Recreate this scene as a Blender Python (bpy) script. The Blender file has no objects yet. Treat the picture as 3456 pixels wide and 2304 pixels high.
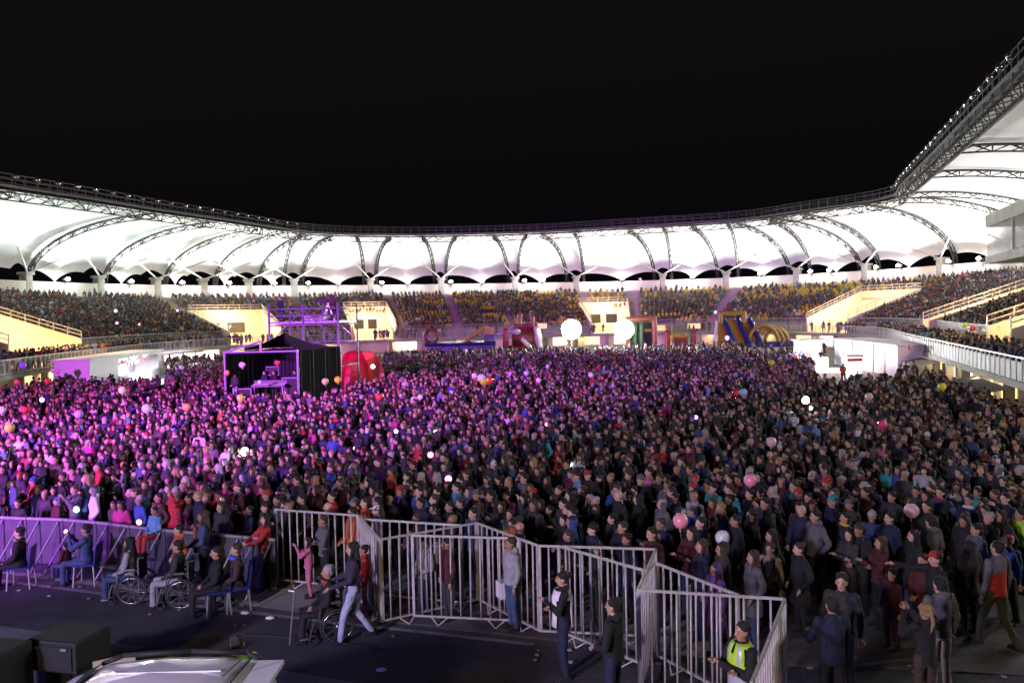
import bpy, bmesh, math, random, time
import numpy as np
from mathutils import Vector, Matrix
T0 = time.time()
random.seed(7); rng = np.random.default_rng(7)
R = math.radians
sc = bpy.context.scene
C = sc.collection
# ------------------------------------------------------------------ camera
CAMH, FPX, ROLL, PITCH = 5.6, 800.0, 0.022, math.atan(28 / 800)
fw = np.array([0, math.cos(PITCH), -math.sin(PITCH)]); r0 = np.array([1., 0, 0]); u0 = np.cross(r0, fw)
cr = r0 * math.cos(ROLL) - u0 * math.sin(ROLL); cu = u0 * math.cos(ROLL) + r0 * math.sin(ROLL)
cam = bpy.data.cameras.new("camera"); camo = bpy.data.objects.new("camera", cam); C.objects.link(camo)
cam.sensor_width = 36; cam.lens = FPX / 1024 * 36; cam.clip_start = 0.1; cam.clip_end = 2000
M = Matrix(((cr[0], cu[0], -fw[0], 0), (cr[1], cu[1], -fw[1], 0), (cr[2], cu[2], -fw[2], CAMH), (0, 0, 0, 1)))
camo.matrix_world = M
sc.camera = camo
def ray(x, y): return fw + (x - 512) / FPX * cr - (y - 341) / FPX * cu
def PZ(x, y, z):
    d = ray(x, y); t = (z - CAMH) / d[2]; return Vector((d[0] * t, d[1] * t, z))
def PY(x, y, Y):
    d = ray(x, y); t = Y / d[1]; return Vector((d[0] * t, Y, CAMH + d[2] * t))
def proj(p):
    q = np.array(p, float) - [0, 0, CAMH]; z = q @ fw; return 512 + FPX * (q @ cr) / z, 341 - FPX * (q @ cu) / z
def c1(x, y): return x / 8.093, 488.9 + y / 8.093
def c2(x, y): return (850 + x / 2.398) / 3.375, 488.9 + y / 8.093
def c3(x, y): return (1700 + x / 2.398) / 3.375, 488.9 + y / 8.093
def c4(x, y): return (2500 + x / 2.398) / 3.375, 488.9 + y / 8.093
def fu(x, y): return x / 2.2969, y / 2.2969
# ------------------------------------------------------------------ world and exposure
w = bpy.data.worlds.new("World"); sc.world = w; w.use_nodes = True
nt = w.node_tree; bg = nt.nodes["Background"]
sky = nt.nodes.new("ShaderNodeTexSky"); sky.sky_type = 'NISHITA'; sky.sun_disc = False
sky.sun_elevation = R(-4); sky.sun_rotation = R(200)
mixw = nt.nodes.new("ShaderNodeMixRGB"); mixw.inputs[0].default_value = 0.12
mixw.inputs[1].default_value = (0.0030, 0.0026, 0.0036, 1)
nt.links.new(sky.outputs[0], mixw.inputs[2]); nt.links.new(mixw.outputs[0], bg.inputs[0]); bg.inputs[1].default_value = 1.0
sc.view_settings.view_transform = 'Standard'; sc.view_settings.look = 'None'
sc.view_settings.exposure = 0; sc.view_settings.gamma = 1
sc.cycles.use_denoising = True
sc.cycles.max_bounces = 4; sc.cycles.diffuse_bounces = 2; sc.cycles.glossy_bounces = 2
sc.cycles.transmission_bounces = 3; sc.cycles.sample_clamp_indirect = 3.0; sc.cycles.use_light_tree = True
def aim(o, d):
    o.rotation_euler = Vector(d).normalized().to_track_quat('-Z', 'Y').to_euler()
def area(name, loc, d, power, col, sx, sy, spread=180):
    l = bpy.data.lights.new(name, 'AREA'); l.energy = power; l.color = col; l.shape = 'RECTANGLE'; l.size = sx; l.size_y = sy; l.spread = R(spread)
    o = bpy.data.objects.new(name, l); C.objects.link(o); o.location = loc; aim(o, d); return o
def spot(name, loc, tgt, power, col, ang, blend=0.6, rad=0.4):
    l = bpy.data.lights.new(name, 'SPOT'); l.energy = power; l.color = col; l.spot_size = R(ang); l.spot_blend = blend; l.shadow_soft_size = rad
    o = bpy.data.objects.new(name, l); C.objects.link(o); o.location = loc; aim(o, Vector(tgt) - Vector(loc)); return o
def point(name, loc, power, col, rad=0.2):
    l = bpy.data.lights.new(name, 'POINT'); l.energy = power; l.color = col; l.shadow_soft_size = rad
    o = bpy.data.objects.new(name, l); C.objects.link(o); o.location = loc; return o
# stage rig left of the camera
spot("stage_spot", (-34, -6, 12), (-20, 47, 0), 270000, (0.72, 0.11, 0.95), 46, 0.9)
spot("stage_spot", (-30, -8, 11), (-3, 50, 0), 260000, (0.60, 0.13, 1.0), 38, 0.9)
spot("stage_spot", (-18, -3, 9), (-7, 17, 0), 4800, (0.24, 0.18, 1.0), 75, 0.9, 0.6)
spot("stage_spot", (-14, -6, 7), (9, 32, 0), 20000, (0.72, 0.62, 1.0), 85, 0.9, 0.8)
spot("stage_spot", (-10, -8, 7.5), (13, 22, 0), 6500, (1.0, 0.72, 0.50), 95, 0.9, 0.8)
# ------------------------------------------------------------------ materials
MATS = {}
def mat(name, col=(0.5, 0.5, 0.5), rough=0.7, metal=0.0, emit=None, es=0.0, src=None, nscale=0, namt=0.0, bump=0.0, bscale=60, alpha=1.0, trans=0.0, coat=0.0):
    if name in MATS: return MATS[name]
    m = bpy.data.materials.new(name); m.use_nodes = True; n = m.node_tree; b = n.nodes["Principled BSDF"]
    b.inputs["Roughness"].default_value = rough; b.inputs["Metallic"].default_value = metal
    b.inputs["Alpha"].default_value = alpha; b.inputs["Coat Weight"].default_value = coat
    b.inputs["Transmission Weight"].default_value = trans
    if src == 'obj':
        s = n.nodes.new("ShaderNodeObjectInfo"); cs = s.outputs["Color"]
    elif src == 'vcol':
        s = n.nodes.new("ShaderNodeAttribute"); s.attribute_name = "Col"; cs = s.outputs["Color"]
    else:
        s = n.nodes.new("ShaderNodeRGB"); s.outputs[0].default_value = (*col, 1); cs = s.outputs[0]
    if namt > 0:
        tc = n.nodes.new("ShaderNodeTexCoord"); nz = n.nodes.new("ShaderNodeTexNoise"); nz.inputs["Scale"].default_value = nscale; nz.inputs["Detail"].default_value = 5
        n.links.new(tc.outputs["Object"], nz.inputs["Vector"])
        mr = n.nodes.new("ShaderNodeMapRange"); mr.inputs[1].default_value = 0.3; mr.inputs[2].default_value = 0.7
        mr.inputs[3].default_value = 1 - namt; mr.inputs[4].default_value = 1 + namt * 0.6
        n.links.new(nz.outputs["Fac"], mr.inputs[0])
        vm = n.nodes.new("ShaderNodeVectorMath"); vm.operation = 'SCALE'
        n.links.new(cs, vm.inputs[0]); n.links.new(mr.outputs[0], vm.inputs["Scale"]); cs = vm.outputs[0]
    n.links.new(cs, b.inputs["Base Color"])
    if bump > 0:
        tc = n.nodes.new("ShaderNodeTexCoord"); nz = n.nodes.new("ShaderNodeTexNoise"); nz.inputs["Scale"].default_value = bscale; nz.inputs["Detail"].default_value = 4
        n.links.new(tc.outputs["Object"], nz.inputs["Vector"])
        bp = n.nodes.new("ShaderNodeBump"); bp.inputs["Strength"].default_value = bump; bp.inputs["Distance"].default_value = 0.05
        n.links.new(nz.outputs["Fac"], bp.inputs["Height"]); n.links.new(bp.outputs[0], b.inputs["Normal"])
    if emit: b.inputs["Emission Color"].default_value = (*emit, 1); b.inputs["Emission Strength"].default_value = es
    MATS[name] = m; return m
M_cloth = mat("cloth", src='obj', rough=0.85, nscale=9, namt=0.25, bump=0.5, bscale=14)
M_skin = mat("skin", src='obj', rough=0.5)
M_hair = mat("hair", src='obj', rough=0.75, bump=0.6, bscale=40)
M_eye = mat("eye_dark", (0.015, 0.01, 0.01), 0.3)
M_lip = mat("lip", (0.28, 0.09, 0.08), 0.5)
M_crowd = mat("crowd_colour", src='vcol', rough=0.75)
M_white_metal = mat("painted_white_metal", (0.44, 0.41, 0.40), 0.45, 0.2, nscale=6, namt=0.35)
M_grey_metal = mat("galvanised_metal", (0.38, 0.38, 0.40), 0.4, 0.6, nscale=8, namt=0.2)
M_dark_metal = mat("dark_metal", (0.10, 0.10, 0.105), 0.5, 0.4)
M_rib = mat("rib_steel", (0.022, 0.022, 0.023), 0.6, 0.0)
M_panel = mat("barrier_sheet", (0.075, 0.075, 0.095), 0.5, 0.3, nscale=3, namt=0.25)
M_concrete = mat("concrete", (0.36, 0.34, 0.31), 0.9, nscale=0.8, namt=0.25)
M_wall = mat("cream_wall", (0.76, 0.72, 0.64), 0.8, nscale=0.5, namt=0.1)
M_warm = mat("warm_wall", (0.80, 0.70, 0.52), 0.8, nscale=0.5, namt=0.12)
M_black = mat("black_fabric", (0.012, 0.012, 0.014), 0.9, nscale=4, namt=0.3)
M_blackpl = mat("black_plastic", (0.006, 0.006, 0.008), 0.7)
M_scaf = mat("scaffold_tube", (0.17, 0.15, 0.24), 0.5, 0.2)
M_whitepl = mat("white_booth_panel", (0.75, 0.74, 0.76), 0.6, nscale=0.6, namt=0.08)
M_rubber = mat("rubber", (0.02, 0.02, 0.02), 0.7)
M_lamp = mat("lamp_lens", (1, 1, 1), 0.3, emit=(1, 0.97, 1.0), es=40)
M_lampg = mat("search_lens_glare", (1, 1, 1), 0.3, emit=(0.95, 1, 0.95), es=400)
M_glass = mat("dark_glass", (0.03, 0.035, 0.04), 0.06, coat=0.5)
M_shiny = mat("lamp_dome", (0.5, 0.5, 0.5), 0.15, 0.9)
# ------------------------------------------------------------------ mesh helpers
class MB:
    def __init__(s): s.v = []; s.f = []
    def add(s, v, f):
        o = len(s.v); s.v += [tuple(p) for p in v]; s.f += [tuple(i + o for i in q) for q in f]; return s
    def box(s, c, d, rz=0, taper=1.0):
        x, y, z = d[0] / 2, d[1] / 2, d[2] / 2; ca, sa = math.cos(rz), math.sin(rz); vs = []
        for k, (a, b, e) in enumerate([(-x, -y, -z), (x, -y, -z), (x, y, -z), (-x, y, -z), (-x, -y, z), (x, -y, z), (x, y, z), (-x, y, z)]):
            t = taper if e > 0 else 1; a *= t; b *= t
            vs.append((c[0] + a * ca - b * sa, c[1] + a * sa + b * ca, c[2] + e))
        return s.add(vs, [(0, 3, 2, 1), (4, 5, 6, 7), (0, 1, 5, 4), (1, 2, 6, 5), (2, 3, 7, 6), (3, 0, 4, 7)])
    def bar(s, a, b, r, n=4, r2=None):
        a = Vector(a); b = Vector(b); d = b - a
        if d.length < 1e-6: return s
        z = d.normalized(); x = z.orthogonal().normalized(); y = z.cross(x); r2 = r if r2 is None else r2; vs = []
        if abs(z.z) > 0.9: x = Vector((1, 0, 0)); x = (x - z * x.dot(z)).normalized(); y = z.cross(x)
        elif n == 4: y = Vector((0, 0, 1)); y = (y - z * y.dot(z)).normalized(); x = y.cross(z)
        for P, rr in ((a, r), (b, r2)):
            for k in range(n):
                t = 2 * math.pi * (k + 0.5) / n; q = 1.3 if n == 4 else 1; vs.append(P + x * math.cos(t) * rr * q + y * math.sin(t) * rr * q)
        f = [(k, (k + 1) % n, n + (k + 1) % n, n + k) for k in range(n)] + [tuple(range(n - 1, -1, -1)), tuple(range(n, 2 * n))]
        return s.add(vs, f)
    def path(s, pts, r, n=6):
        for a, b in zip(pts[:-1], pts[1:]): s.bar(a, b, r, n)
        return s
    def quad(s, a, b, c, d): return s.add([a, b, c, d], [(0, 1, 2, 3)])
    def ell(s, c, r, nu=12, nv=8, rot=None):
        vs = [(0, 0, -1)]
        for i in range(1, nv):
            p = -math.pi / 2 + math.pi * i / nv
            for k in range(nu): t = 2 * math.pi * k / nu; vs.append((math.cos(p) * math.cos(t), math.cos(p) * math.sin(t), math.sin(p)))
        vs.append((0, 0, 1)); f = []
        for k in range(nu): f.append((0, 1 + (k + 1) % nu, 1 + k))
        for i in range(nv - 2):
            for k in range(nu): a = 1 + i * nu; f.append((a + k, a + (k + 1) % nu, a + nu + (k + 1) % nu, a + nu + k))
        a = 1 + (nv - 2) * nu
        for k in range(nu): f.append((a + k, a + (k + 1) % nu, len(vs) - 1))
        out = []
        for p in vs:
            q = Vector((p[0] * r[0], p[1] * r[1], p[2] * r[2]))
            if rot is not None: q = rot @ q
            out.append(q + Vector(c))
        return s.add(out, f)
    def caps(s, a, b, ra, rb=None, n=10):
        rb = ra if rb is None else rb; a = Vector(a); b = Vector(b); d = b - a; L = d.length
        z = d.normalized(); x = z.orthogonal().normalized(); y = z.cross(x); prof = []
        for k in range(5): t = math.pi / 2 * k / 4; prof.append((-ra * math.cos(t), ra * math.sin(t)))
        for k in range(5): t = math.pi / 2 * k / 4; prof.append((L + rb * math.sin(t), rb * math.cos(t)))
        prof = prof[1:-1]; vs = [a - z * ra]
        for h, rr in prof:
            for k in range(n): t = 2 * math.pi * k / n; vs.append(a + z * h + (x * math.cos(t) + y * math.sin(t)) * rr)
        vs.append(b + z * rb); f = []; m = len(prof)
        for k in range(n): f.append((0, 1 + (k + 1) % n, 1 + k))
        for i in range(m - 1):
            for k in range(n): o = 1 + i * n; f.append((o + k, o + (k + 1) % n, o + n + (k + 1) % n, o + n + k))
        o = 1 + (m - 1) * n
        for k in range(n): f.append((o + k, o + (k + 1) % n, len(vs) - 1))
        return s.add(vs, f)
    def loft(s, rings):  # closed tube from equal rings
        n = len(rings[0]); vs = [p for r in rings for p in r]; f = []
        for i in range(len(rings) - 1):
            for k in range(n): f.append((i * n + k, i * n + (k + 1) % n, (i + 1) * n + (k + 1) % n, (i + 1) * n + k))
        f.append(tuple(range(n - 1, -1, -1))); f.append(tuple(range(len(vs) - n, len(vs)))); return s.add(vs, f)
    def torso(s, secs, n=14):  # secs: (z, cx, cy, rx, ry)
        return s.loft([[(cx + rx * math.cos(2 * math.pi * k / n), cy + ry * math.sin(2 * math.pi * k / n), z) for k in range(n)] for z, cx, cy, rx, ry in secs])
    def torus(s, c, Rr, r, axis, n=24, m=6):
        ax = Vector(axis).normalized(); x = ax.orthogonal().normalized(); y = ax.cross(x); vs = []; f = []
        for i in range(n):
            t = 2 * math.pi * i / n; d = x * math.cos(t) + y * math.sin(t)
            for k in range(m): p = 2 * math.pi * k / m; vs.append(Vector(c) + d * (Rr + r * math.cos(p)) + ax * r * math.sin(p))
        for i in range(n):
            for k in range(m): f.append((i * m + k, ((i + 1) % n) * m + k, ((i + 1) % n) * m + (k + 1) % m, i * m + (k + 1) % m))
        return s.add(vs, f)
    def mesh(s, name, m, smooth=False):
        me = bpy.data.meshes.new(name); me.from_pydata([tuple(p) for p in s.v], [], s.f)
        if m: me.materials.append(m)
        if smooth: me.shade_smooth()
        me.update(); return me
    def obj(s, name, m, parent=None, smooth=False, loc=None):
        return link(name, s.mesh(name, m, smooth), parent, loc)
def link(name, data, parent=None, loc=None, rz=0):
    o = bpy.data.objects.new(name, data); C.objects.link(o)
    if parent: o.parent = parent
    if loc is not None: o.location = loc
    if rz: o.rotation_euler = (0, 0, rz)
    return o
def tag(o, label=None, cat=None, group=None, kind=None):
    if label: o['label'] = label
    if cat: o['category'] = cat
    if group: o['group'] = group
    if kind: o['kind'] = kind
    return o
def thing(name, label, cat, loc=(0, 0, 0), rz=0, group=None):
    return tag(link(name, None, None, loc, rz), label, cat, group)
# ------------------------------------------------------------------ paths of the stadium
def catmull(P, step=1.0):
    P = [Vector(p) for p in P]; out = []
    P = [P[0] * 2 - P[1]] + P + [P[-1] * 2 - P[-2]]
    for i in range(1, len(P) - 2):
        n = max(1, int((P[i + 1] - P[i]).length / 0.5))
        for k in range(n):
            t = k / n; a, b, c, d = P[i - 1:i + 3]
            out.append(0.5 * ((2 * b) + (c - a) * t + (2 * a - 5 * b + 4 * c - d) * t * t + (3 * b - a - 3 * c + d) * t ** 3))
    out.append(P[-2]); res = [out[0]]; acc = 0
    L = [0]
    for a, b in zip(out[:-1], out[1:]): L.append(L[-1] + (b - a).length)
    N = int(L[-1] / step); L = np.array(L); X = np.array([(p.x, p.y) for p in out]); S = np.linspace(0, L[-1], N + 1)
    return np.stack([np.interp(S, L, X[:, 0]), np.interp(S, L, X[:, 1])], 1), L[-1]
FRONT, FL = catmull([(-24, 16, 0), (-31, 36, 0), (-36.5, 58, 0), (-40.5, 80, 0), (-42, 100, 0), (-35, 116, 0), (-18, 124, 0), (0, 128, 0), (18, 131, 0), (33, 126, 0), (42, 112, 0), (42.3, 93, 0), (33, 65.5, 0), (22, 33, 0), (13, 6, 0)])
RING, RL = catmull([(-66, 44, 0), (-59, 64, 0), (-52.5, 83.3, 0), (-48.9, 93.3, 0), (-45.8, 103.5, 0), (-40.9, 116.3, 0), (-34, 133.6, 0), (-20.6, 141, 0), (-5, 142.5, 0), (6, 141.5, 0), (17, 137.5, 0), (36.6, 129.8, 0), (44.2, 119.8, 0), (51.0, 107.1, 0), (46.9, 93, 0), (32.9, 51.4, 0), (21, 16, 0), (13, -8, 0)], 0.5)
def tangents(Pth):
    t = np.gradient(Pth, axis=0); return t / np.linalg.norm(t, axis=1)[:, None]
FT = tangents(FRONT); FN = np.stack([-FT[:, 1], FT[:, 0]], 1)
def FP(s, off, z):  # s = index along front path (about 1 m each)
    s = min(max(s, 0), len(FRONT) - 1.001); i = int(s); t = s - i
    p = FRONT[i] * (1 - t) + FRONT[i + 1] * t; n = FN[i] * (1 - t) + FN[i + 1] * t; n = n / np.linalg.norm(n); q = p + n * off
    return Vector((q[0], q[1], z))
def FA(s):
    i = int(min(max(s, 0), len(FRONT) - 2)); return math.atan2(FT[i, 1], FT[i, 0])
NF = len(FRONT) - 1
def s_at_px(px, off, z):
    best = None
    for k in np.arange(0, NF, 0.25):
        p = FP(k, off, z)
        if p.y < 12: continue
        x = proj(p)[0]
        if best is None or abs(x - px) < best[0]: best = (abs(x - px), k)
    return best[1]
def RP(s, z):
    s = min(max(s, 0), len(RING) - 1.001); i = int(s); t = s - i; q = RING[i] * (1 - t) + RING[i + 1] * t; return Vector((q[0], q[1], z))
# ------------------------------------------------------------------ ground, field sheet, track
def sheet(name, pts, z, m):
    me = bpy.data.meshes.new(name); me.from_pydata([(p[0], p[1], z) for p in pts], [], [tuple(range(len(pts)))]); me.materials.append(m)
    o = link(name, me); tag(o, kind="structure"); return o
M_ground = mat("dark_earth", (0.07, 0.07, 0.07), 0.95, nscale=0.2, namt=0.3)
M_field = mat("field_cover", (0.24, 0.25, 0.22), 0.9, nscale=0.4, namt=0.35, bump=0.3, bscale=3)
M_track = mat("track_rubber", (0.045, 0.045, 0.055), 0.85, nscale=1.5, namt=0.35, bump=0.4, bscale=30)
M_line = mat("track_line", (0.22, 0.21, 0.24), 0.8, nscale=3, namt=0.4)
M_tarp = mat("tarp_cloth", (0.105, 0.095, 0.09), 0.8, nscale=1.2, namt=0.35)
M_apron = mat("concrete_apron", (0.13, 0.13, 0.15), 0.85, nscale=1.0, namt=0.25)
sheet("ground", [(-900, -300), (900, -300), (900, 1500), (-900, 1500)], 0.0, M_ground)
sheet("field", [tuple(FP(s, 6, 0))[:2] for s in range(0, NF, 3)] + [(13, 6), (5, 12), (-4, 15), (-12, 18)], 0.004, M_field)
e0, e1, e2, e3 = (-11.32, 17.32), (-4.44, 14.85), (0.25, 13.32), (7.59, 11.85)
sheet("running_track", [(-30, 24.2), e0, e1, e2, (4.2, 12.31), e3, (16, 9.9), (16, -10), (-30, -10)], 0.008, M_track)
sheet("concrete_apron", [(-30, 21.3), (-9.64, 14.7), (-7.24, 13.87), (-5.77, 13.31), (-1, 11.5), (3, 9.7), (3, -9), (-30, -9)], 0.012, M_apron)
mb = MB()
for a, b, wd in ((((-30, 23.9)), e0, .14), (e0, e1, .14), (e1, e2, .12)):
    a = Vector((a[0], a[1], 0)); b = Vector((b[0], b[1], 0)); n = Vector((-(b - a).y, (b - a).x, 0)).normalized() * wd / 2
    mb.quad(a - n + Vector((0, 0, .016)), b - n + Vector((0, 0, .016)), b + n + Vector((0, 0, .016)), a + n + Vector((0, 0, .016)))
tag(mb.obj("kerb_line", M_line), kind="structure")
# creased tarp sheets beside the fence
def tarp(name, pts0, label):
    xs = [p[0] for p in pts0]; ys = [p[1] for p in pts0]; (ax, ay), (bx, by), (cx, cy), (dx, dy) = pts0
    n, m = 70, 34; v = []; f = []
    for i in range(n + 1):
        for j in range(m + 1):
            u, t = i / n, j / m; x = (ax * (1 - u) + bx * u) * (1 - t) + (dx * (1 - u) + cx * u) * t; y = (ay * (1 - u) + by * u) * (1 - t) + (dy * (1 - u) + cy * u) * t
            z = 0.022 + 0.02 * max(0, math.sin(3.1 * x + 2.2 * y + 2 * math.sin(y * 1.3 + x))) ** 4 + 0.018 * max(0, math.sin(5.3 * y - 1.7 * x + 1.5 * math.sin(x * .9))) ** 6
            v.append((x, y, z))
    for i in range(n):
        for j in range(m): a = i * (m + 1) + j; f.append((a, a + m + 1, a + m + 2, a + 1))
    me = bpy.data.meshes.new(name); me.from_pydata(v, [], f); me.materials.append(M_tarp); me.shade_smooth(); o = link(name, me)
    return tag(o, label, "tarp")
tarp("ground_tarp", [(-4.3, 15.1), (.6, 13.5), (2.4, 14.6), (-3.2, 16.2)], "dull creased tarp under the zigzag fence at the middle of the edge")
tarp("ground_tarp", [(3.3, 12.5), (8.2, 11.7), (9.5, 16.5), (4.2, 16.2)], "dark brown creased tarp where people stand right of the fence")
# ------------------------------------------------------------------ grandstand
ZW, ZR0, ZR1, OR0, OR1, NROW = 1.95, 3.35, 9.6, 4.0, 22.0, 20
def row_z(off): return ZR0 + (ZR1 - ZR0) * (off - OR0) / (OR1 - OR0)
stand = thing("grandstand", "long curved concrete grandstand with packed rows all round the field", "grandstand")
# portals (lit stair mouths) : centre pixel, half width
portals = [(s_at_px(12, 6, 3.5), 8.0, 13.5), (s_at_px(243, 6, 3.5), 3.6, 12), (s_at_px(372, 6, 3.5), 3.4, 12.5), (s_at_px(608, 6, 3.5), 2.9, 12.5), (s_at_px(846, 6, 3.5), 4.0, 14), (s_at_px(960, 6, 3.5) , 1.9, 14), (s_at_px(1052, 6, 3.5), 3.0, 16)]
aisles = [s_at_px(px, 13, 6.5) for px in (394, 452, 503, 589, 633, 727, 120, 190, 300)]
def in_portal(s, off):
    return any(abs(s - p) < hw and off < d for p, hw, d in portals)
def in_aisle(s): return any(abs(s - a) < 0.7 for a in aisles)
tb = MB(); dz = (ZR1 - ZR0) / NROW; do = (OR1 - OR0) / NROW
for i in range(0, NF):
    for r in range(NROW):
        o0 = OR0 + r * do; o1 = o0 + do
        if in_portal(i + .5, o0 + .3): continue
        z = ZR0 + r * dz
        tb.quad(FP(i, o0, z), FP(i + 1, o0, z), FP(i + 1, o1, z), FP(i, o1, z))
        tb.quad(FP(i, o0, z - dz), FP(i + 1, o0, z - dz), FP(i + 1, o0, z), FP(i, o0, z))
tb.obj("terrace", M_concrete, stand)
mb = MB()
for a in aisles:
    for r in range(NROW):
        o0 = OR0 + r * do; z = ZR0 + r * dz
        if in_portal(a, o0): continue
        for q in (0, 1):
            zz = z + .02 + q * dz / 2; A = FP(a - .65, o0 + q * do / 2, zz); B = FP(a + .65, o0 + q * do / 2, zz); Cc = FP(a + .65, o0 + do, zz); D = FP(a - .65, o0 + do, zz)
            mb.quad(A, B, Cc, D); mb.quad(A - Vector((0, 0, dz / 2)), B - Vector((0, 0, dz / 2)), B, A)
mb.obj("stairs", mat("stair_concrete", (0.42, 0.36, 0.34), 0.9, nscale=1, namt=0.2), stand)
sl = MB(); wl = MB(); bw = MB(); uw = MB()
def ringbox(mbx, i, o0, o1, z0, z1):
    a = [FP(i, o0, z0), FP(i + 1, o0, z0), FP(i + 1, o1, z0), FP(i, o1, z0)]; b = [p + Vector((0, 0, z1 - z0)) for p in a]
    mbx.add(a + b, [(0, 3, 2, 1), (4, 5, 6, 7), (0, 1, 5, 4), (2, 3, 7, 6)])
for i in range(0, NF):
    ringbox(sl, i, 0, 12, 1.62, ZW)
    if not in_portal(i + .5, 4): ringbox(wl, i, 3.6, 3.95, ZW, 3.1)
    elif wl.v: wl.obj("parapet", M_concrete, stand); wl = MB()
    ringbox(bw, i, 22.4, 22.8, 6.0, 11.3)
    ringbox(uw, i, 1.1, 1.4, 0.0, 1.62)
sl.obj("walkway_slab", M_concrete, stand); wl.obj("parapet", M_concrete, stand)
bw.obj("back_wall", M_wall, stand); uw.obj("undercroft_wall", M_warm, stand)
cme = MB().box((0, 0, .8), (.45, .45, 1.6)).mesh("column", M_concrete)
for i in range(2, NF, 5): link("column", cme, stand, FP(i, .5, 0), FA(i))
rw = random.Random(11); M_litwin = mat("lit_window", (.8, .7, .5), .5, emit=(1, .70, .32), es=1.6); M_litwin2 = mat("lit_window_bright", (.8, .8, .7), .5, emit=(1, .84, .55), es=3.0)
for i in range(2, NF - 5, 5):
    x_ = proj(FP(i, 1, 1))[0] if FP(i, 1, 1).y > 12 else -99
    if rw.random() < (.9 if x_ > 790 or (0 < x_ < 110) else .35):
        m = MB(); a_, b_ = i + .6 + rw.random(), i + 3.2 + rw.random()
        A_, B_ = FP(a_, 1.05, .25), FP(b_, 1.05, .25); u_ = Vector((0, 0, 1.25)); m.quad(A_, B_, B_ + u_, A_ + u_); m.obj("shop_window", rw.choice([M_litwin, M_litwin2]), stand)
fr = MB(); pn = MB()
RIGHT0 = s_at_px(877, 0, 3.0)
for i in range(0, NF):
    a0, a1 = FP(i, .1, 3.05), FP(i + 1, .1, 3.05)
    fr.bar(a0, a1, .035)
    if i < RIGHT0:
        fr.bar(a0 - Vector((0, 0, 1.0)), a1 - Vector((0, 0, 1.0)), .03)
        for q in range(4): p = FP(i + q / 4, .1, 3.05); fr.bar(p - Vector((0, 0, 1.1)), p, .018 if q else .04)
    else:
        pn.quad(FP(i + .02, .1, 1.7), FP(i + .98, .1, 1.7), FP(i + .98, .1, 2.85), FP(i + .02, .1, 2.85))
        fr.bar(FP(i, .1, 1.9), a0, .04)
    if not in_portal(i + .5, 4):
        u0_, u1_ = FP(i, 3.7, 4.0), FP(i + 1, 3.7, 4.0); fr.bar(u0_, u1_, .035); 
        for q in range(3): p = FP(i + q / 3, 3.7, 4.0); fr.bar(p - Vector((0, 0, .9)), p, .018)
fr.obj("railing", M_white_metal, stand); pn.obj("railing_panels", mat("railing_panel_sheet", (.13, .13, .15), .6, nscale=.5, namt=.2), stand)
# portals
for k, (p, hw, d) in enumerate(portals):
    m1 = MB(); m2 = MB(); m3 = MB(); n = 8
    for sgn in (-1, 1):
        s = p + sgn * hw
        for q in range(n):
            o0 = 3.0 + (d - 3.0) * q / n; o1 = 3.0 + (d - 3.0) * (q + 1) / n
            z0 = max(3.2, row_z(o0) + 1.0); z1 = max(3.2, row_z(o1) + 1.0)
            A, B = FP(s - .15, o0, ZW), FP(s - .15, o1, ZW); Cc, D = FP(s + .15, o1, ZW), FP(s + .15, o0, ZW)
            up0, up1 = Vector((0, 0, z0 - ZW)), Vector((0, 0, z1 - ZW))
            m1.add([A, B, Cc, D, A + up0, B + up1, Cc + up1, D + up0], [(0, 1, 5, 4), (3, 7, 6, 2), (4, 5, 6, 7), (0, 4, 7, 3), (1, 2, 6, 5)])
            for h in (.35, .75):
                m3.bar(FP(s, o0, z0 + h), FP(s, o1, z1 + h), .05)
            m3.bar(FP(s, o0, z0), FP(s, o0, z0 + .75), .04)
    zb = row_z(d) + 1.0; i0 = p - hw; st = max(1, int(hw * 2)); ss = [i0 + 2 * hw * q / st for q in range(st + 1)]
    for a, b in zip(ss[:-1], ss[1:]):
        m1.quad(FP(a, d, ZW), FP(b, d, ZW), FP(b, d, zb), FP(a, d, zb)); m1.quad(FP(a, d + .3, ZW), FP(b, d + .3, ZW), FP(b, d + .3, zb), FP(a, d + .3, zb))
        m1.quad(FP(a, d, zb), FP(b, d, zb), FP(b, d + .3, zb), FP(a, d + .3, zb)); m1.quad(FP(a, 3, ZW + .02), FP(b, 3, ZW + .02), FP(b, d, ZW + .02), FP(a, d, ZW + .02))
        for h in (.35, .75): m3.bar(FP(a, d, zb + h), FP(b, d, zb + h), .05)
        m3.bar(FP(a, d, zb), FP(a, d, zb + .75), .04)
    for q in (-.35, .3):
        a = p + q * hw - .2 * hw; b = p + q * hw + .25 * hw; m2.quad(FP(a, d - .05, ZW + 1.6), FP(b, d - .05, ZW + 1.6), FP(b, d - .05, ZW + 3.2), FP(a, d - .05, ZW + 3.2))
    po = m1.obj("stair_portal", M_warm, stand); m2.obj("window", M_glass, po); m3.obj("handrail", M_white_metal, po)
    area("portal_lamp", FP(p, 5.5, zb + .2), (0, 0, -1), 1500 * hw / 3, (1, .66, .34), hw * 1.2, 2.0)
    area("portal_lamp", FP(p, 8, zb), FP(p, d, ZW + 1) - FP(p, 8, zb), 900 * hw / 3, (1, .66, .34), hw * 1.2, 1.0)
for k in range(3, NF, 10):
    q = FP(k, .4, 1.55); area("undercroft_lamp", q, (0, 0, -1), 35, (1, .68, .36), 1.5, .6)
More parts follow.
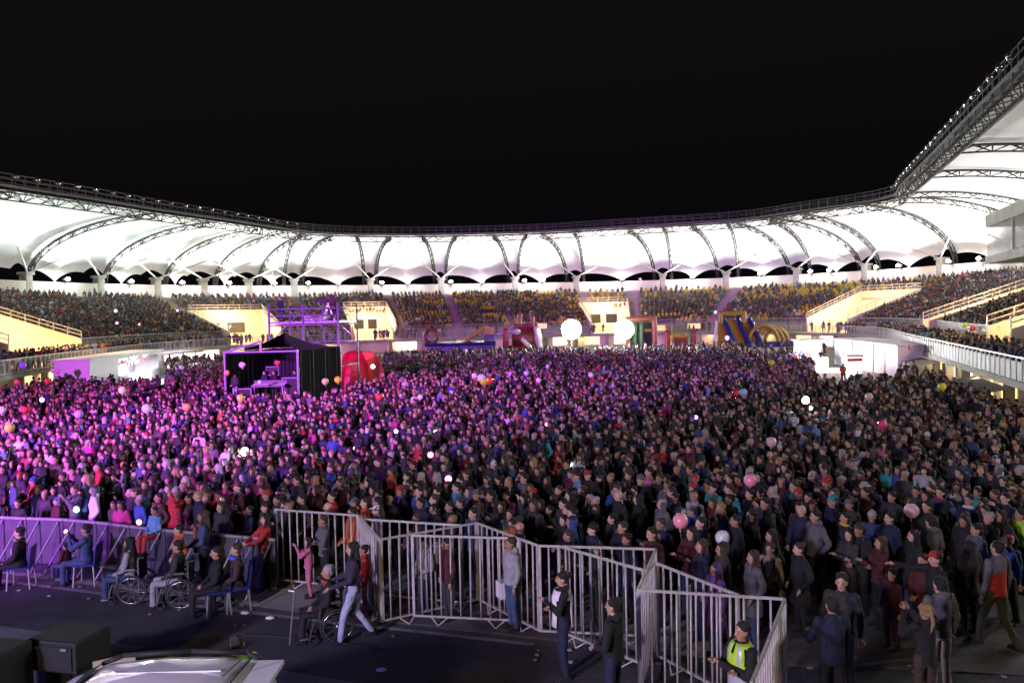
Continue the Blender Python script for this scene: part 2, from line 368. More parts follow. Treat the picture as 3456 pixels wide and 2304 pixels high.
# ------------------------------------------------------------------ roof
roof = thing("stadium_roof", "white stretched fabric roof with curved steel ribs glowing above the stands", "roof")
ZT, ZB, OUT = 19.7, 11.4, 24.0
pil = [s_at_px(px, OUT, 11.3) for px in (19.6, 93.6, 152, 202, 246, 294, 370, 440, 514, 575, 664, 729, 801, 870, 948)]
pil = sorted(pil); pil = [pil[0] - 26, pil[0] - 13] + pil
# right side pillars found from ring pixels
def near_front(p):
    d = np.linalg.norm(FRONT - np.array([p[0], p[1]]), axis=1); return int(np.argmin(d))
rp = []
for px, py in ((2093, 432), (2135, 399), (2187, 357), (2255, 297), (2352, 132)):
    x = px / 2.2969; bs = min(range(len(RING) // 2, len(RING)), key=lambda k: abs(proj((RING[k][0], RING[k][1], 21.1))[0] - x) + abs(proj((RING[k][0], RING[k][1], 21.1))[1] - py / 2.2969))
    rp.append(near_front(RING[bs]))
last = pil[-1]
for s in rp:
    if s > last + 4: pil.append(s); last = s
while pil[-1] < NF - 10: pil.append(pil[-1] + 12)
RNs = []
for s in pil:
    q = FP(s, OUT, 0); d = np.linalg.norm(RING - np.array([q.x, q.y]), axis=1); RNs.append(int(np.argmin(d)))
for i in range(1, len(RNs)):
    if RNs[i] <= RNs[i - 1] + 5: RNs[i] = RNs[i - 1] + 6
def roofpt(sr, so, th, zb, sag=0.0):
    a = RP(sr, 0); b = FP(so, OUT, 0); h = math.sin(th); p = a.lerp(b, h); return Vector((p.x, p.y, zb + (ZT - zb) * math.cos(th) - sag))
def truss(pts, up, depth, wd, r, mbx):
    """three chord lattice along pts"""
    n = len(pts)
    T = [(pts[min(i + 1, n - 1)] - pts[max(i - 1, 0)]).normalized() for i in range(n)]; A = []; B = []; D = []
    for p, t in zip(pts, T):
        side = t.cross(up).normalized(); nn = side.cross(t).normalized()
        A.append(p + side * wd / 2); B.append(p - side * wd / 2); D.append(p - nn * depth)
    for X in (A, B, D): mbx.path(X, r, 4)
    for i in range(n - 1):
        mbx.bar(A[i], D[i + (i % 2)], r * .55, 4); mbx.bar(B[i], D[i + (i % 2)], r * .55, 4); mbx.bar(D[i], A[i + 1], r * .55, 4); mbx.bar(D[i], B[i + 1], r * .55, 4); mbx.bar(A[i], B[i + 1], r * .55, 4)
M_fabric = mat("roof_fabric", (0.82, 0.82, 0.80), 0.6)
SPR = 6.0   # half steps of 0.5 m between a rib pair at the ring
ribs = []
PX270 = s_at_px(270, OUT, 11); PX905 = s_at_px(905, OUT, 11)
for i, (s, rs) in enumerate(zip(pil, RNs)):
    pair = PX270 < s < PX905
    if s <= PX270: ribs.append((rs + 5.9, s, rs + 6.1))
    elif pair: ribs.append((rs - SPR, s, rs + SPR))
    else: ribs.append((rs - .1, s, rs + .1))
def zbot(t):  # t 0..1 from rib to rib
    return ZB + 2.9 * abs(math.sin(2 * math.pi * t)) ** .8 if .0 < t < 1 else ZB
for i in range(len(pil)):
    r0_, s, r1_ = ribs[i]
    # panels
    if i < len(pil) - 1:
        n0, n1, s1 = ribs[i + 1][0], ribs[i + 1][0], ribs[i + 1][1]; nu, nv = 22, 14; v = []; f = []
        for a in range(nu + 1):
            t = a / nu; sr = r1_ + (n0 - r1_) * t; so = (s + .9) + (s1 - .9 - s - .9) * t; e = abs(1 - 2 * t); zb = ZB + 1.6 * math.sin(math.pi * min(1, e * 1.0) * .62) ** .8 if e > 0 else ZB
            for b in range(nv + 1):
                th = math.pi / 2 * b / nv; sag = .85 * math.sin(math.pi * t) * math.sin(math.pi * b / nv)
                v.append(roofpt(sr, so, th, zb, sag))
        for a in range(nu):
            for b in range(nv): q = a * (nv + 1) + b; f.append((q, q + 1, q + nv + 2, q + nv + 1))
        me = bpy.data.meshes.new("fabric_panel"); me.from_pydata([tuple(p) for p in v], [], f); me.materials.append(M_fabric); me.shade_smooth(); link("fabric_panel", me, roof)
    v = []; f = []; nu, nv = 8, 14
    for a in range(nu + 1):
        t = a / nu; zb = ZB + 1.5 + .8 * math.sin(math.pi * t)
        for b in range(nv + 1):
            th = math.pi / 2 * b / nv; v.append(roofpt(r0_ + (r1_ - r0_) * t, s - .9 + 1.8 * t, th, zb, -.5 * math.sin(math.pi * t) * math.sin(math.pi * b / nv)))
    for a in range(nu):
        for b in range(nv): q = a * (nv + 1) + b; f.append((q, q + 1, q + nv + 2, q + nv + 1))
    me = bpy.data.meshes.new("fabric_panel"); me.from_pydata([tuple(p) for p in v], [], f); me.materials.append(M_fabric); me.shade_smooth(); link("fabric_panel", me, roof)
    for sr, ds_ in ((r0_, -.9), (r1_, .9)):
        if ribs[i][2] - ribs[i][0] < 4 and ds_ < 0: continue
        m = MB(); pts = [roofpt(sr, s + ds_ * (1 - .6 * 0), math.pi / 2 * (b / 22), ZB + .2) - Vector((0, 0, .25)) for b in range(23)]
        cen = RP(sr, 5); rad = (FP(s, OUT, 5) - cen).normalized()
        truss(pts, Vector((0, 0, 1)) + rad * .8, .62, .45, .075, m); m.obj("rib_truss", M_rib, roof)
    # pillar and props
    m = MB(); p = FP(s, 22.9, 0); m.box(p + Vector((0, 0, 10.0)), (1.1, 1.1, 4.4), FA(s)); m.box(p + Vector((0, 0, 12.3)), (1.5, 1.5, .35), FA(s)); m.obj("roof_pillar", M_concrete, roof)
    m = MB(); q = FP(s, 22.6, 12.3)
    for ds_ in (-3.2, 3.2): m.bar(q, FP(s + ds_, 19.5, 15.2), .12, 6)
    m.obj("prop_strut", M_white_metal, roof)
# inner ring truss with walkway and railing
mring = MB(); mw = MB(); mr = MB()
ptsr = [RP(k, 19.5) for k in range(0, len(RING), 4)]
truss(ptsr, Vector((0, 0, 1)), .95, 1.4, .07, mring); mring.obj("ring_truss", M_rib, roof)
rt = tangents(RING); rn = np.stack([-rt[:, 1], rt[:, 0]], 1)
for k in range(0, len(RING) - 3, 3):
    a = RP(k, 20.0); b = RP(k + 3, 20.0); na = Vector((rn[k][0], rn[k][1], 0)); nb = Vector((rn[min(k + 3, len(rn) - 1)][0], rn[min(k + 3, len(rn) - 1)][1], 0))
    mw.quad(a - na * 1.1, b - nb * 1.1, b + nb * 1.1, a + na * 1.1); mw.quad(a - na * 1.1 + Vector((0, 0, -.3)), b - nb * 1.1 + Vector((0, 0, -.3)), b - nb * 1.1, a - na * 1.1)
    for sg in (-1, 1):
        for h in (.55, 1.1): mr.bar(a + na * sg * 1.05 + Vector((0, 0, h)), b + nb * sg * 1.05 + Vector((0, 0, h)), .04)
        mr.bar(a + na * sg * 1.05, a + na * sg * 1.05 + Vector((0, 0, 1.1)), .04)
mw.obj("catwalk", M_dark_metal, roof); mr.obj("catwalk_railing", M_dark_metal, roof)
# dome lamps on the ring (unlit)
def lamp_proto():
    t = thing("stadium_lamp", "unlit round lamp head on the roof edge", "lamp", group="unlit lamp heads along the roof edge")
    m = MB(); m.ell((0, 0, 1.9), (.42, .42, .36), 12, 8); m.obj("lamp_head", M_shiny, t, True)
    m = MB(); m.bar((0, 0, 0), (0, 0, 1.6), .05, 6); m.box((0, 0, 1.55), (.5, .12, .1)); m.obj("lamp_post", M_dark_metal, t)
    return t
def dup(root, loc, rz=None, label=None, group=None):
    r_ = root.copy(); C.objects.link(r_); r_.location = loc
    if rz is not None: r_.rotation_euler = (0, 0, rz)
    if label: r_['label'] = label
    if group: r_['group'] = group
    for ch in list(root.children):
        c = ch.copy(); C.objects.link(c); c.parent = r_
        for g in ch.children:
            d = g.copy(); C.objects.link(d); d.parent = c
    return r_
ORD = ["first", "second", "third", "fourth", "fifth", "sixth", "seventh", "eighth", "ninth", "tenth", "eleventh", "twelfth", "thirteenth", "fourteenth", "fifteenth", "sixteenth", "seventeenth", "eighteenth", "nineteenth", "twentieth", "twenty-first", "twenty-second", "twenty-third", "twenty-fourth", "twenty-fifth", "twenty-sixth", "twenty-seventh", "twenty-eighth", "twenty-ninth", "thirtieth"]
cntL = cntR = 0
lp = lamp_proto(); first = True; kk = [k for k in range(0, len(RING), 5)]
nl = 0
for k in kk:
    x, y = proj(RP(k, 21)); P = RP(k, 20.0)
    if P.y < 30 or not (-10 < x < 1040): continue
    if 300 < x < 895: continue
    side = "left" if x < 512 else "right"
    n_ = Vector((rn[k][0], rn[k][1], 0)); loc = P - n_ * .9
    loc = loc - Vector((0, 0, .9))
    lab = "small round unlit lamp head low on the left roof edge" if side == 'left' else "round glinting unlit lamp head standing on the steep right roof edge"
    if side == 'left': lab = "small unlit lamp head, %s from the left end of the roof edge" % ORD[min(cntL, 29)]; cntL += 1
    else: lab = "round glinting unlit lamp head, %s up from the corner of the right roof edge" % ORD[min(cntR, 29)]; cntR += 1
    g = "unlit lamp heads along the %s roof edge" % side
    if first: lp.location = loc; lp['label'] = lab; lp['group'] = g; first = False
    else: dup(lp, loc, None, lab, g)
    nl += 1
# floodlights on the back wall washing the fabric
def flood_proto():
    t = thing("floodlight", "lit white floodlight on the back wall under the roof", "floodlight", group="lit floodlights along the back wall")
    m = MB(); m.box((0, 0, .15), (.9, .5, .3)); m.box((0, .2, -.1), (.12, .12, .4)); m.obj("lamp_housing", M_dark_metal, t)
    m = MB(); m.ell((0, -.25, .25), (.36, .2, .24), 14, 8); m.obj("lamp_lens", M_lamp, t, True)
    return t
fl = flood_proto(); nfl = 0
for i in range(len(pil) - 1):
    s = (pil[i] + pil[i + 1]) / 2; s1 = pil[i] + 1.5
    for sx in (s, s1):
        loc = FP(sx, 21.9, 11.5); x, y = proj(loc)
        if loc.y < 14: continue
        c = (1.0, .98, .96) if x > 180 else (.86, 1.0, .93)
        dd = FP(sx, 10 if x < 1000 else 7, 20.5) - loc
        k_ = .62 if x < 210 else 1.0
        area("wall_fill_light", FP(sx, 20.6, 13.0), FP(sx, 22.4, 10.2) - FP(sx, 20.6, 13.0), 200, c, 3.0, .3, 130)  # added fill without a fixture, brightens the back wall
        area("flood_lamp", loc + Vector((0, 0, .5)), dd, (2450 if sx == s else 1400) * k_, c, 1.6, .8, 175)
        if sx == s or 290 < x < 590 or x > 790:
            if not (-30 < x < 1050): continue
            lab = "lit white floodlight on the back wall under the roof, %s from the left" % ORD[min(nfl, 29)]
            if nfl == 0: fl.location = loc; fl.rotation_euler = (0, 0, FA(sx))
            else: dup(fl, loc, FA(sx), lab)
            nfl += 1
# press box hanging over the right stand
pb = thing("press_box", "grey concrete glass fronted box hanging under the right roof", "press box")
def NU(n, u, z): return Vector((n * .947 + u * .32, -n * .32 + u * .947, z))
def nubox(m, n0, n1, u0_, u1_, z0, z1):
    a = [NU(n0, u0_, z0), NU(n1, u0_, z0), NU(n1, u1_, z0), NU(n0, u1_, z0)]; m.add(a + [p + Vector((0, 0, z1 - z0)) for p in a], [(0, 1, 2, 3), (7, 6, 5, 4), (0, 4, 5, 1), (1, 5, 6, 2), (2, 6, 7, 3), (3, 7, 4, 0)])
m = MB(); nubox(m, 18, 30, 40, 85, 12.6, 13.7); nubox(m, 18, 30, 40, 85, 9.2, 9.9); nubox(m, 24, 30, 40, 84.8, 9.91, 12.59); m.obj("shell", M_concrete, pb)
m = MB(); nubox(m, 18.15, 18.25, 40, 84.8, 9.92, 12.58); m.obj("window", mat("press_glass", (.25, .27, .25), .1, alpha=.5), pb)
m = MB()
for uu in range(44, 84, 8): nubox(m, 18.05, 18.3, uu, uu + .15, 9.92, 12.58)
m.obj("mullions", M_white_metal, pb)
m = MB(); nubox(m, 25, 26, 46, 47, 5, 9.19); nubox(m, 25, 26, 78, 79, 5, 9.19); m.obj("support_columns", M_concrete, pb)
area("press_lamp", NU(21, 70, 12.4), (0, 0, -1), 500, (1, .97, .95), 2, 6)
print("structure", round(time.time() - T0, 1))
# ------------------------------------------------------------------ people: shape library
def remesh(mbx, voxel, faces, name, smooth=3):
    me = bpy.data.meshes.new(name); me.from_pydata(mbx.v, [], mbx.f); me.update()
    bm = bmesh.new(); bm.from_mesh(me); bmesh.ops.recalc_face_normals(bm, faces=bm.faces); bm.to_mesh(me); bm.free()
    o = bpy.data.objects.new(name, me); C.objects.link(o)
    a = o.modifiers.new("r", 'REMESH'); a.mode = 'VOXEL'; a.voxel_size = voxel
    if smooth: b = o.modifiers.new("s", 'SMOOTH'); b.iterations = smooth; b.factor = .5
    dg = bpy.context.evaluated_depsgraph_get(); e = o.evaluated_get(dg); n = len(e.to_mesh().polygons); e.to_mesh_clear()
    d = o.modifiers.new("d", 'DECIMATE'); d.ratio = min(1, faces / max(1, 2 * n)); dg = bpy.context.evaluated_depsgraph_get()
    out = bpy.data.meshes.new_from_object(o.evaluated_get(dg)); out.name = name
    bpy.data.objects.remove(o); bpy.data.meshes.remove(me); out.shade_smooth(); return out
ARMS = {  # elbow, wrist for the right(+x) side; left mirrored unless given
    'down': ((.255, .03, 1.12), (.25, -.05, .87)), 'pockets': ((.32, .08, 1.14), (.235, -.10, .95)),
    'crossed': ((.25, -.10, 1.13), (-.09, -.235, 1.19)), 'clasp': ((.26, -.02, 1.12), (.05, -.24, 1.03)),
    'phone': ((.22, -.22, 1.24), (.05, -.34, 1.50)), 'push': ((.24, -.05, 1.12), (.20, -.38, 1.02)),
    'lap': ((.25, -.04, 1.12), (.10, -.27, .99)), 'lean': ((.26, -.22, 1.17), (.10, -.40, 1.13))}
def joints(sex, arms, legs):
    w_ = 1.0 if sex == 'm' else .9; dz_ = -.43 if legs == 'sit' else 0
    J = {'dz': dz_, 'w': w_}
    el, wr = ARMS.get(arms, ARMS['down'])
    for s_, k in ((1, 'R'), (-1, 'L')):
        e_, h_ = el, wr
        if arms == 'oneup' and k == 'R': e_, h_ = (.24, -.20, 1.36), (.20, -.30, 1.66)
        if arms == 'oneup' and k == 'L': e_, h_ = ARMS['down']
        if arms == 'point' and k == 'L': e_, h_ = (.30, -.22, 1.38), (.34, -.48, 1.44)
        dzc = .045 if (arms == 'crossed' and k == 'R') else 0
        J['sh' + k] = Vector((s_ * .175 * w_, 0.01, 1.405 + dz_)); J['el' + k] = Vector((s_ * e_[0] * w_, e_[1], e_[2] + dz_)); J['wr' + k] = Vector((s_ * h_[0], h_[1] - dzc, h_[2] + dz_ + dzc))
        J['hip' + k] = Vector((s_ * .095, 0, .92 + dz_))
        if legs == 'stand': kn, an = (.105, -.015, .49), (.115, .03, .085)
        elif legs == 'stride': kn, an = ((.09, -.17, .50), (.10, -.24, .09)) if k == 'R' else ((.09, .05, .49), (.09, .30, .13))
        else: kn, an = (.12, -.43, .49), (.12, -.46, .085)
        J['kn' + k] = Vector((s_ * kn[0], kn[1], kn[2])); J['an' + k] = Vector((s_ * an[0], an[1], an[2]))
    return J
def hand(m, wr, el, s_):
    d = (wr - el).normalized(); side = d.cross(Vector((0, 0, 1)));
    if side.length < .1: side = Vector((0, 1, 0))
    side.normalize(); up = side.cross(d); c = wr + d * .045
    for q, L in ((-.030, .060), (-.010, .072), (.010, .068), (.029, .052)):
        a = wr + d * .075 + side * q; b = a + d * L * .55 - up * .008; e = b + d * L * .35 - up * .022
        m.bar(a, b, .0095, 6, .0085); m.bar(b, e, .0085, 6, .007)
    a = wr + d * .03 + side * .032 * s_; b = a + d * .035 + side * .028 * s_ - up * .01; m.bar(a, b, .011, 6, .009); m.bar(b, b + d * .028 - up * .01, .009, 6, .007)
def body_mesh(sex, arms, legs):
    J = joints(sex, arms, legs); z = J['dz']; w_ = J['w']; m = MB(); H0 = 1.60 + z
    m.ell((0, .005, H0 + .015), (.074, .093, .098), 16, 12); m.ell((0, -.022, H0 - .055), (.054, .062, .062), 12, 8)
    m.ell((0, -.012, H0 - .09), (.038, .055, .036), 10, 6)
    m.caps((0, -.088, H0 + .015), (0, -.104, H0 - .025), .011, .016, 8)
    for s_ in (-1, 1): m.ell((s_ * .077, .012, H0 - .012), (.012, .022, .034), 8, 6)
    m.caps((0, .015, 1.40 + z), (0, .005, H0 - .06), .056, .048)
    m.torso([(.90 + z, 0, 0, .13, .09), (1.02 + z, 0, 0, .12 * w_, .085), (1.2 + z, 0, 0, .145 * w_, .10), (1.36 + z, 0, .01, .16 * w_, .095), (1.43 + z, 0, .01, .09, .07)])
    for k, s_ in (('R', 1), ('L', -1)):
        m.caps(J['sh' + k], J['el' + k], .046, .036); m.caps(J['el' + k], J['wr' + k], .036, .024)
        d = (J['wr' + k] - J['el' + k]).normalized(); m.ell(J['wr' + k] + d * .05, (.036, .036, .036), 10, 6)
        m.caps(J['hip' + k], J['kn' + k], .075, .05); m.caps(J['kn' + k], J['an' + k], .05, .035)
        m.caps(J['an' + k] - Vector((0, 0, .03)), J['an' + k] + Vector((0, -.13, -.045)), .035, .03)
    me = remesh(m, .0135, 3200, "body")
    # features: eyes, brows, mouth, fingers joined to the same mesh
    bm = bmesh.new(); bm.from_mesh(me); me.materials.clear()
    for x in (M_skin, M_eye, M_lip): me.materials.append(x)
    def addm(mb2, idx):
        t = bpy.data.meshes.new("t"); t.from_pydata([tuple(p) for p in mb2.v], [], mb2.f); n0 = len(bm.faces); bm.from_mesh(t); bm.faces.ensure_lookup_table()
        for f_ in bm.faces[n0:]: f_.material_index = idx; f_.smooth = True
        bpy.data.meshes.remove(t)
    e = MB()
    for s_ in (-1, 1):
        e.ell((s_ * .031, -.083, H0 + .008), (.012, .008, .0065), 8, 6); e.ell((s_ * .032, -.0865, H0 + .030), (.018, .006, .004), 8, 4)
    addm(e, 1); e = MB(); e.ell((0, -.0835, H0 - .062), (.024, .010, .0075), 10, 6); addm(e, 2)
    e = MB(); hand(e, J['wrR'], J['elR'], -1); hand(e, J['wrL'], J['elL'], 1); addm(e, 0)
    bm.to_mesh(me); bm.free(); return me
def jacket_mesh(sex, arms, legs, style):
    J = joints(sex, arms, legs); z = J['dz']; w_ = J['w']; m = MB(); hem = {'jacket': .86, 'coat': .60, 'hoodie': .88}.get(style, .9)
    if legs == 'sit': hem = max(hem, .88)
    puff = 1.10 if style == 'coat' else (1.06 if style == 'hoodie' else 1.0)
    hx = 1.12 if style == 'coat' else 1.0
    secs = [(hem + z, 0, 0, .175 * puff * hx, .140 * puff * hx)]
    if hem < .8: secs.append((.80 + z, 0, 0, .178 * puff * hx, .140 * puff * hx))
    secs += [(.97 + z, 0, 0, .160 * w_ * puff, .125 * puff), (1.10 + z, 0, 0, .155 * w_ * puff, .12 * puff), (1.24 + z, 0, -.005, .178 * w_ * puff, .130 * puff), (1.36 + z, 0, .01, .185 * w_ * puff, .118), (1.425 + z, 0, .012, .135 * w_, .09), (1.475 + z, 0, .012, .070, .070), (1.495 + z, 0, .012, .066, .066)]
    m.torso(secs, 18)
    for k in 'RL':
        m.caps(J['sh' + k], J['el' + k], .068 * puff, .056 * puff); d = (J['wr' + k] - J['el' + k]); m.caps(J['el' + k], J['el' + k] + d * .93, .055 * puff, .042 * puff)
    if style == 'hoodie': m.ell((0, .085, 1.47 + z), (.105, .055, .07), 12, 8)
    if style == 'coat': m.torus((0, .012, 1.475 + z), .072, .026, (0, .15, 1), 16, 8)
    return folds(remesh(m, .018, 2200, style, 2), .017, 11)
def trousers_mesh(legs, skirt=False):
    J = joints('m', 'down', legs); z = J['dz']; m = MB()
    m.torso([(.84 + z, 0, 0, .15, .12), (.95 + z, 0, 0, .155, .12), (1.03 + z, 0, 0, .135, .105)], 16)
    for k in 'RL':
        m.caps(J['hip' + k], J['kn' + k], .092, .066); m.caps(J['kn' + k], J['an' + k] + Vector((0, 0, .0)), .066, .056)
    return folds(remesh(m, .02, 1200, "trousers", 2), .013, 10)
def shoes_mesh(legs):
    J = joints('m', 'down', legs); m = MB()
    for k in 'RL':
        a = J['an' + k]; m.caps(a + Vector((0, .03, -.035)), a + Vector((0, -.14, -.045)), .047, .040); m.box(a + Vector((0, -.055, -.075)), (.088, .27, .02))
    return remesh(m, .015, 360, "shoes")
def hair_mesh(style, legs):
    z = -.43 if legs == 'sit' else 0; H0 = 1.60 + z; m = MB()
    m.ell((0, .024, H0 + .040), (.084, .097, .096), 14, 10)
    if style == 'short': m.ell((0, .045, H0 - .01), (.078, .068, .07), 12, 8)
    if style == 'bun': m.ell((0, .045, H0 - .01), (.078, .068, .07), 12, 8); m.ell((0, .13, H0 + .06), (.045, .045, .045), 10, 8)
    if style == 'ponytail': m.ell((0, .045, H0 - .01), (.078, .068, .07)); m.caps((0, .11, H0 + .04), (0, .15, H0 - .12), .032, .024); m.caps((0, .15, H0 - .12), (.02, .13, H0 - .26), .03, .014)
    if style == 'long':
        m.ell((0, .058, H0 - .05), (.092, .065, .14)); m.torso([(H0 - .36, 0, .125, .085, .028), (H0 - .22, 0, .105, .105, .045), (H0 - .08, 0, .07, .095, .06), (H0, 0, .05, .08, .07)], 12)
        for s_ in (-1, 1): m.caps((s_ * .078, .0, H0 + .01), (s_ * .088, -.045, H0 - .22), .024, .026)
    rr_ = random.Random(hash(style) % 97 if False else len(style))
    for k in range(16):
        a = rr_.uniform(.15, math.pi - .15) if k < 11 else rr_.uniform(0, 2 * math.pi); q = rr_.uniform(.0, .9)
        m.ell((.080 * math.cos(a) * math.cos(q), .026 + .095 * math.sin(a) * math.cos(q), H0 + .038 + .092 * math.sin(q)), (rr_.uniform(.018, .03),) * 3, 8, 6)
    return remesh(m, .013, 800, "hair", 1)
def hat_mesh(style, legs):
    z = -.43 if legs == 'sit' else 0; H0 = 1.60 + z; m = MB()
    if style == 'beanie': m.ell((0, .02, H0 + .065), (.090, .104, .085), 14, 10); m.torus((0, .012, H0 + .045), .088, .015, (0, .25, 1), 18, 6); m.ell((0, .03, H0 + .155), (.024, .024, .022))
    if style == 'cap': m.ell((0, .012, H0 + .070), (.088, .102, .066), 14, 10); m.ell((0, -.125, H0 + .058), (.066, .065, .009), 12, 4)
    if style == 'hood': m.ell((0, .034, H0 + .005), (.102, .105, .142), 14, 12); m.ell((0, .02, H0 - .13), (.10, .09, .06))
    return remesh(m, .014, 600, style)
from mathutils import noise as mn
def folds(me, amp, fr):
    ns = [v.normal.copy() for v in me.vertices]
    for v, n_ in zip(me.vertices, ns):
        p = v.co; q = mn.noise(Vector((p.x * fr * .7, p.y * fr * .7, p.z * fr))) + .5 * mn.noise(Vector((p.x * fr * 1.5 + 7, p.y * fr * 1.5, p.z * fr * 2.4)))
        v.co = p + n_ * amp * q
    me.update(); return me
LIB = {}
def lib(kind, *k):
    key = (kind,) + k
    if key not in LIB:
        me = {'body': body_mesh, 'jacket': jacket_mesh, 'trousers': trousers_mesh, 'shoes': shoes_mesh, 'hair': hair_mesh, 'hat': hat_mesh}[kind](*k)
        if kind == 'jacket' or kind == 'trousers' or kind == 'hat': me.materials.clear(); me.materials.append(M_cloth)
        if kind == 'shoes': me.materials.clear(); me.materials.append(M_cloth)
        if kind == 'hair': me.materials.clear(); me.materials.append(M_hair)
        LIB[key] = me
    return LIB[key]
COL = {'black': (.008, .008, .010), 'dark grey': (.026, .026, .030), 'grey': (.095, .095, .105), 'light grey': (.27, .27, .29), 'white': (.55, .53, .55), 'navy': (.009, .013, .040), 'blue': (.02, .06, .22),
       'light blue': (.10, .24, .42), 'denim blue': (.035, .06, .13), 'maroon': (.06, .008, .012), 'red': (.34, .02, .02), 'orange': (.40, .09, .02), 'brown': (.045, .025, .016), 'beige': (.28, .22, .15), 'olive': (.035, .038, .018),
       'green': (.03, .14, .05), 'pink': (.45, .13, .22), 'magenta': (.32, .02, .13), 'purple': (.09, .03, .16), 'yellow': (.55, .42, .04), 'teal': (.03, .22, .24), 'lime': (.36, .62, .05)}
SKINS = [(.42, .25, .17), (.36, .20, .13), (.48, .30, .21), (.30, .16, .10)]
HAIRC = {'dark': (.010, .008, .007), 'brown': (.045, .025, .015), 'grey': (.30, .29, .28), 'blond': (.25, .16, .07)}
PEOPLE = []
def person(loc, face, label, group=None, sex='m', arms='down', legs='stand', top='jacket', tcol='black', bcol='navy', hair='short', hcol='dark', hat=None, hatcol='black', scale=1.0, skin=None, vest=None, shoe='black'):
    """face: direction the person looks at in plan (dx, dy)"""
    rz = math.atan2(face[1], face[0]) + math.pi / 2
    b = link("person", lib('body', sex, arms, legs), None, loc, rz); b.scale = (scale,) * 3; b.color = (*(skin or random.choice(SKINS)), 1)
    tag(b, label, "person", group)
    def ch(name, me, col): o = link(name, me, b); o.color = (*col, 1); return o
    hatless = True
    if top: ch(top, lib('jacket', sex, arms, legs, top), COL[tcol])
    ch("trousers", lib('trousers', legs), COL[bcol]); ch("shoes", lib('shoes', legs), COL[shoe])
    if hair != 'bald' : ch("hair", lib('hair', hair, legs), HAIRC[hcol])
    if hat: ch(hat, lib('hat', hat, legs), COL[hatcol])
    PEOPLE.append((b, loc)); return b
print("library defs", round(time.time() - T0, 1))
# ------------------------------------------------------------------ fence of white bar panels
T_ = 1.62
def plan(cc, p, z=T_): q = PZ(*cc(*p), z); return (q.x, q.y)
a1, a2, a3, a4 = plan(c2, (185, 160)), plan(c2, (865, 210)), plan(c2, (1035, 405)), plan(c2, (1820, 270))
k1, k2, k3 = plan(c3, (280, 455)), plan(c3, (1230, 482)), plan(c3, (1085, 812)); k4 = plan(c3, (2275, 885)); k5 = plan(c3, (2005, 1568))
FENCE = [
    (a1, a2, "white bar fence panel at the left end of the zigzag, beside the grey barriers"),
    (a2, a3, "white bar fence panel turned edge on beside the woman pushing the wheelchair"),
    (a3, a4, "white bar fence panel angled back from the corner, right of the wheelchair woman"),
    (plan(c2, (905, 240)), plan(c2, (1700, 290)), "farther white bar fence panel showing only its top behind the angled one"),
    (plan(c2, (1290, 370)), plan(c2, (2160, 395)), "frontmost white bar fence panel left of the woman in the white bib"),
    (a4, k1, "white bar fence panel sloping down to the middle corner of the zigzag"),
    (k1, k2, "back white bar fence panel behind the woman in the white bib"),
    (plan(c3, (440, 455)), plan(c3, (1140, 655)), "slanting white bar fence panel between the white bib woman and the man in black"),
    (k2, k3, "white bar fence panel seen edge on right of the man in black"),
    (plan(c3, (1235, 595)), plan(c3, (1900, 855)), "white bar fence panel sloping right behind the guard in the yellow vest"),
    (k3, k4, "nearest white bar fence panel standing behind the guard in the yellow vest"),
    (k4, k5, "white bar fence panel running out of the bottom edge, right of the guard")]
bar_me = MB().bar((0, 0, .15), (0, 0, T_), .017, 6).mesh("bar", M_white_metal, True)
for a, b, lab in FENCE:
    A = Vector((a[0], a[1], 0)); B = Vector((b[0], b[1], 0)); L = (B - A).length; rz = math.atan2((B - A).y, (B - A).x)
    t = thing("fence_panel", lab, "fence panel", A, rz, "white bar fence panels in a zigzag")
    MB().box((L / 2, 0, T_), (L, .035, .035)).obj("top_rail", M_white_metal, t); MB().box((L / 2, 0, .15), (L, .035, .035)).obj("bottom_rail", M_white_metal, t)
    for x in (.02, L - .02): MB().box((x, 0, (T_ + .15) / 2), (.045, .045, T_ - .19)).obj("post", M_white_metal, t)
    n = max(3, round(L / .18))
    for k in range(1, n):
        o = link("bar", bar_me, t, (L * k / n + random.uniform(-.006, .006), 0, 0)); o.rotation_euler = (0, random.uniform(-.008, .008), 0)
    for x in (L * .25, L * .78):
        MB().bar((x - .16, 0, .14), (x, -.10, .02), .014, 5).bar((x + .16, 0, .14), (x, -.10, .02), .014, 5).obj("foot", M_white_metal, t)
# ------------------------------------------------------------------ grey crowd barrier
BL = [(-14.6, 19.2), (-12.07, 18.58), (-10.12, 18.2), (-7.83, 17.2), (-5.57, 16.41), (-4.85, 16.15)]
def barrier_y(x):
    return float(np.interp(x, [p[0] for p in BL], [p[1] for p in BL]))
M_strut = mat("strut_metal", (.16, .16, .18), .5, .3)
xs = np.arange(-14.2, -4.9, .95); nb = len(xs)
ordn = ["first", "second", "third", "fourth", "fifth", "sixth", "seventh", "eighth", "ninth", "tenth", "eleventh"]
for k, x in enumerate(xs):
    x2 = min(x + .95, -4.9); A = Vector((x, barrier_y(x), 0)); B = Vector((x2, barrier_y(x2), 0)); L = (B - A).length - .02
    j = nb - 1 - k
    t = thing("crowd_barrier", "grey sheet crowd barrier, %s to the left of the white fence" % ordn[min(j, 10)], "barrier", A, math.atan2((B - A).y, (B - A).x), "grey crowd barriers with slanting struts")
    MB().box((L / 2, .0, .58), (L, .03, 1.0)).obj("sheet", M_panel, t); MB().box((L / 2, 0, 1.10), (L, .06, .05)).obj("top_rail", M_grey_metal, t)
    MB().bar((L * .35, -.04, 1.05), (L * .08, -.62, .03), .022, 6).obj("strut", M_strut, t); MB().bar((L * .9, -.04, 1.05), (L * .62, -.62, .03), .022, 6).obj("strut", M_strut, t)
    MB().box((L / 2, -.31, .03), (L, .66, .03)).obj("base_plate", M_panel, t)
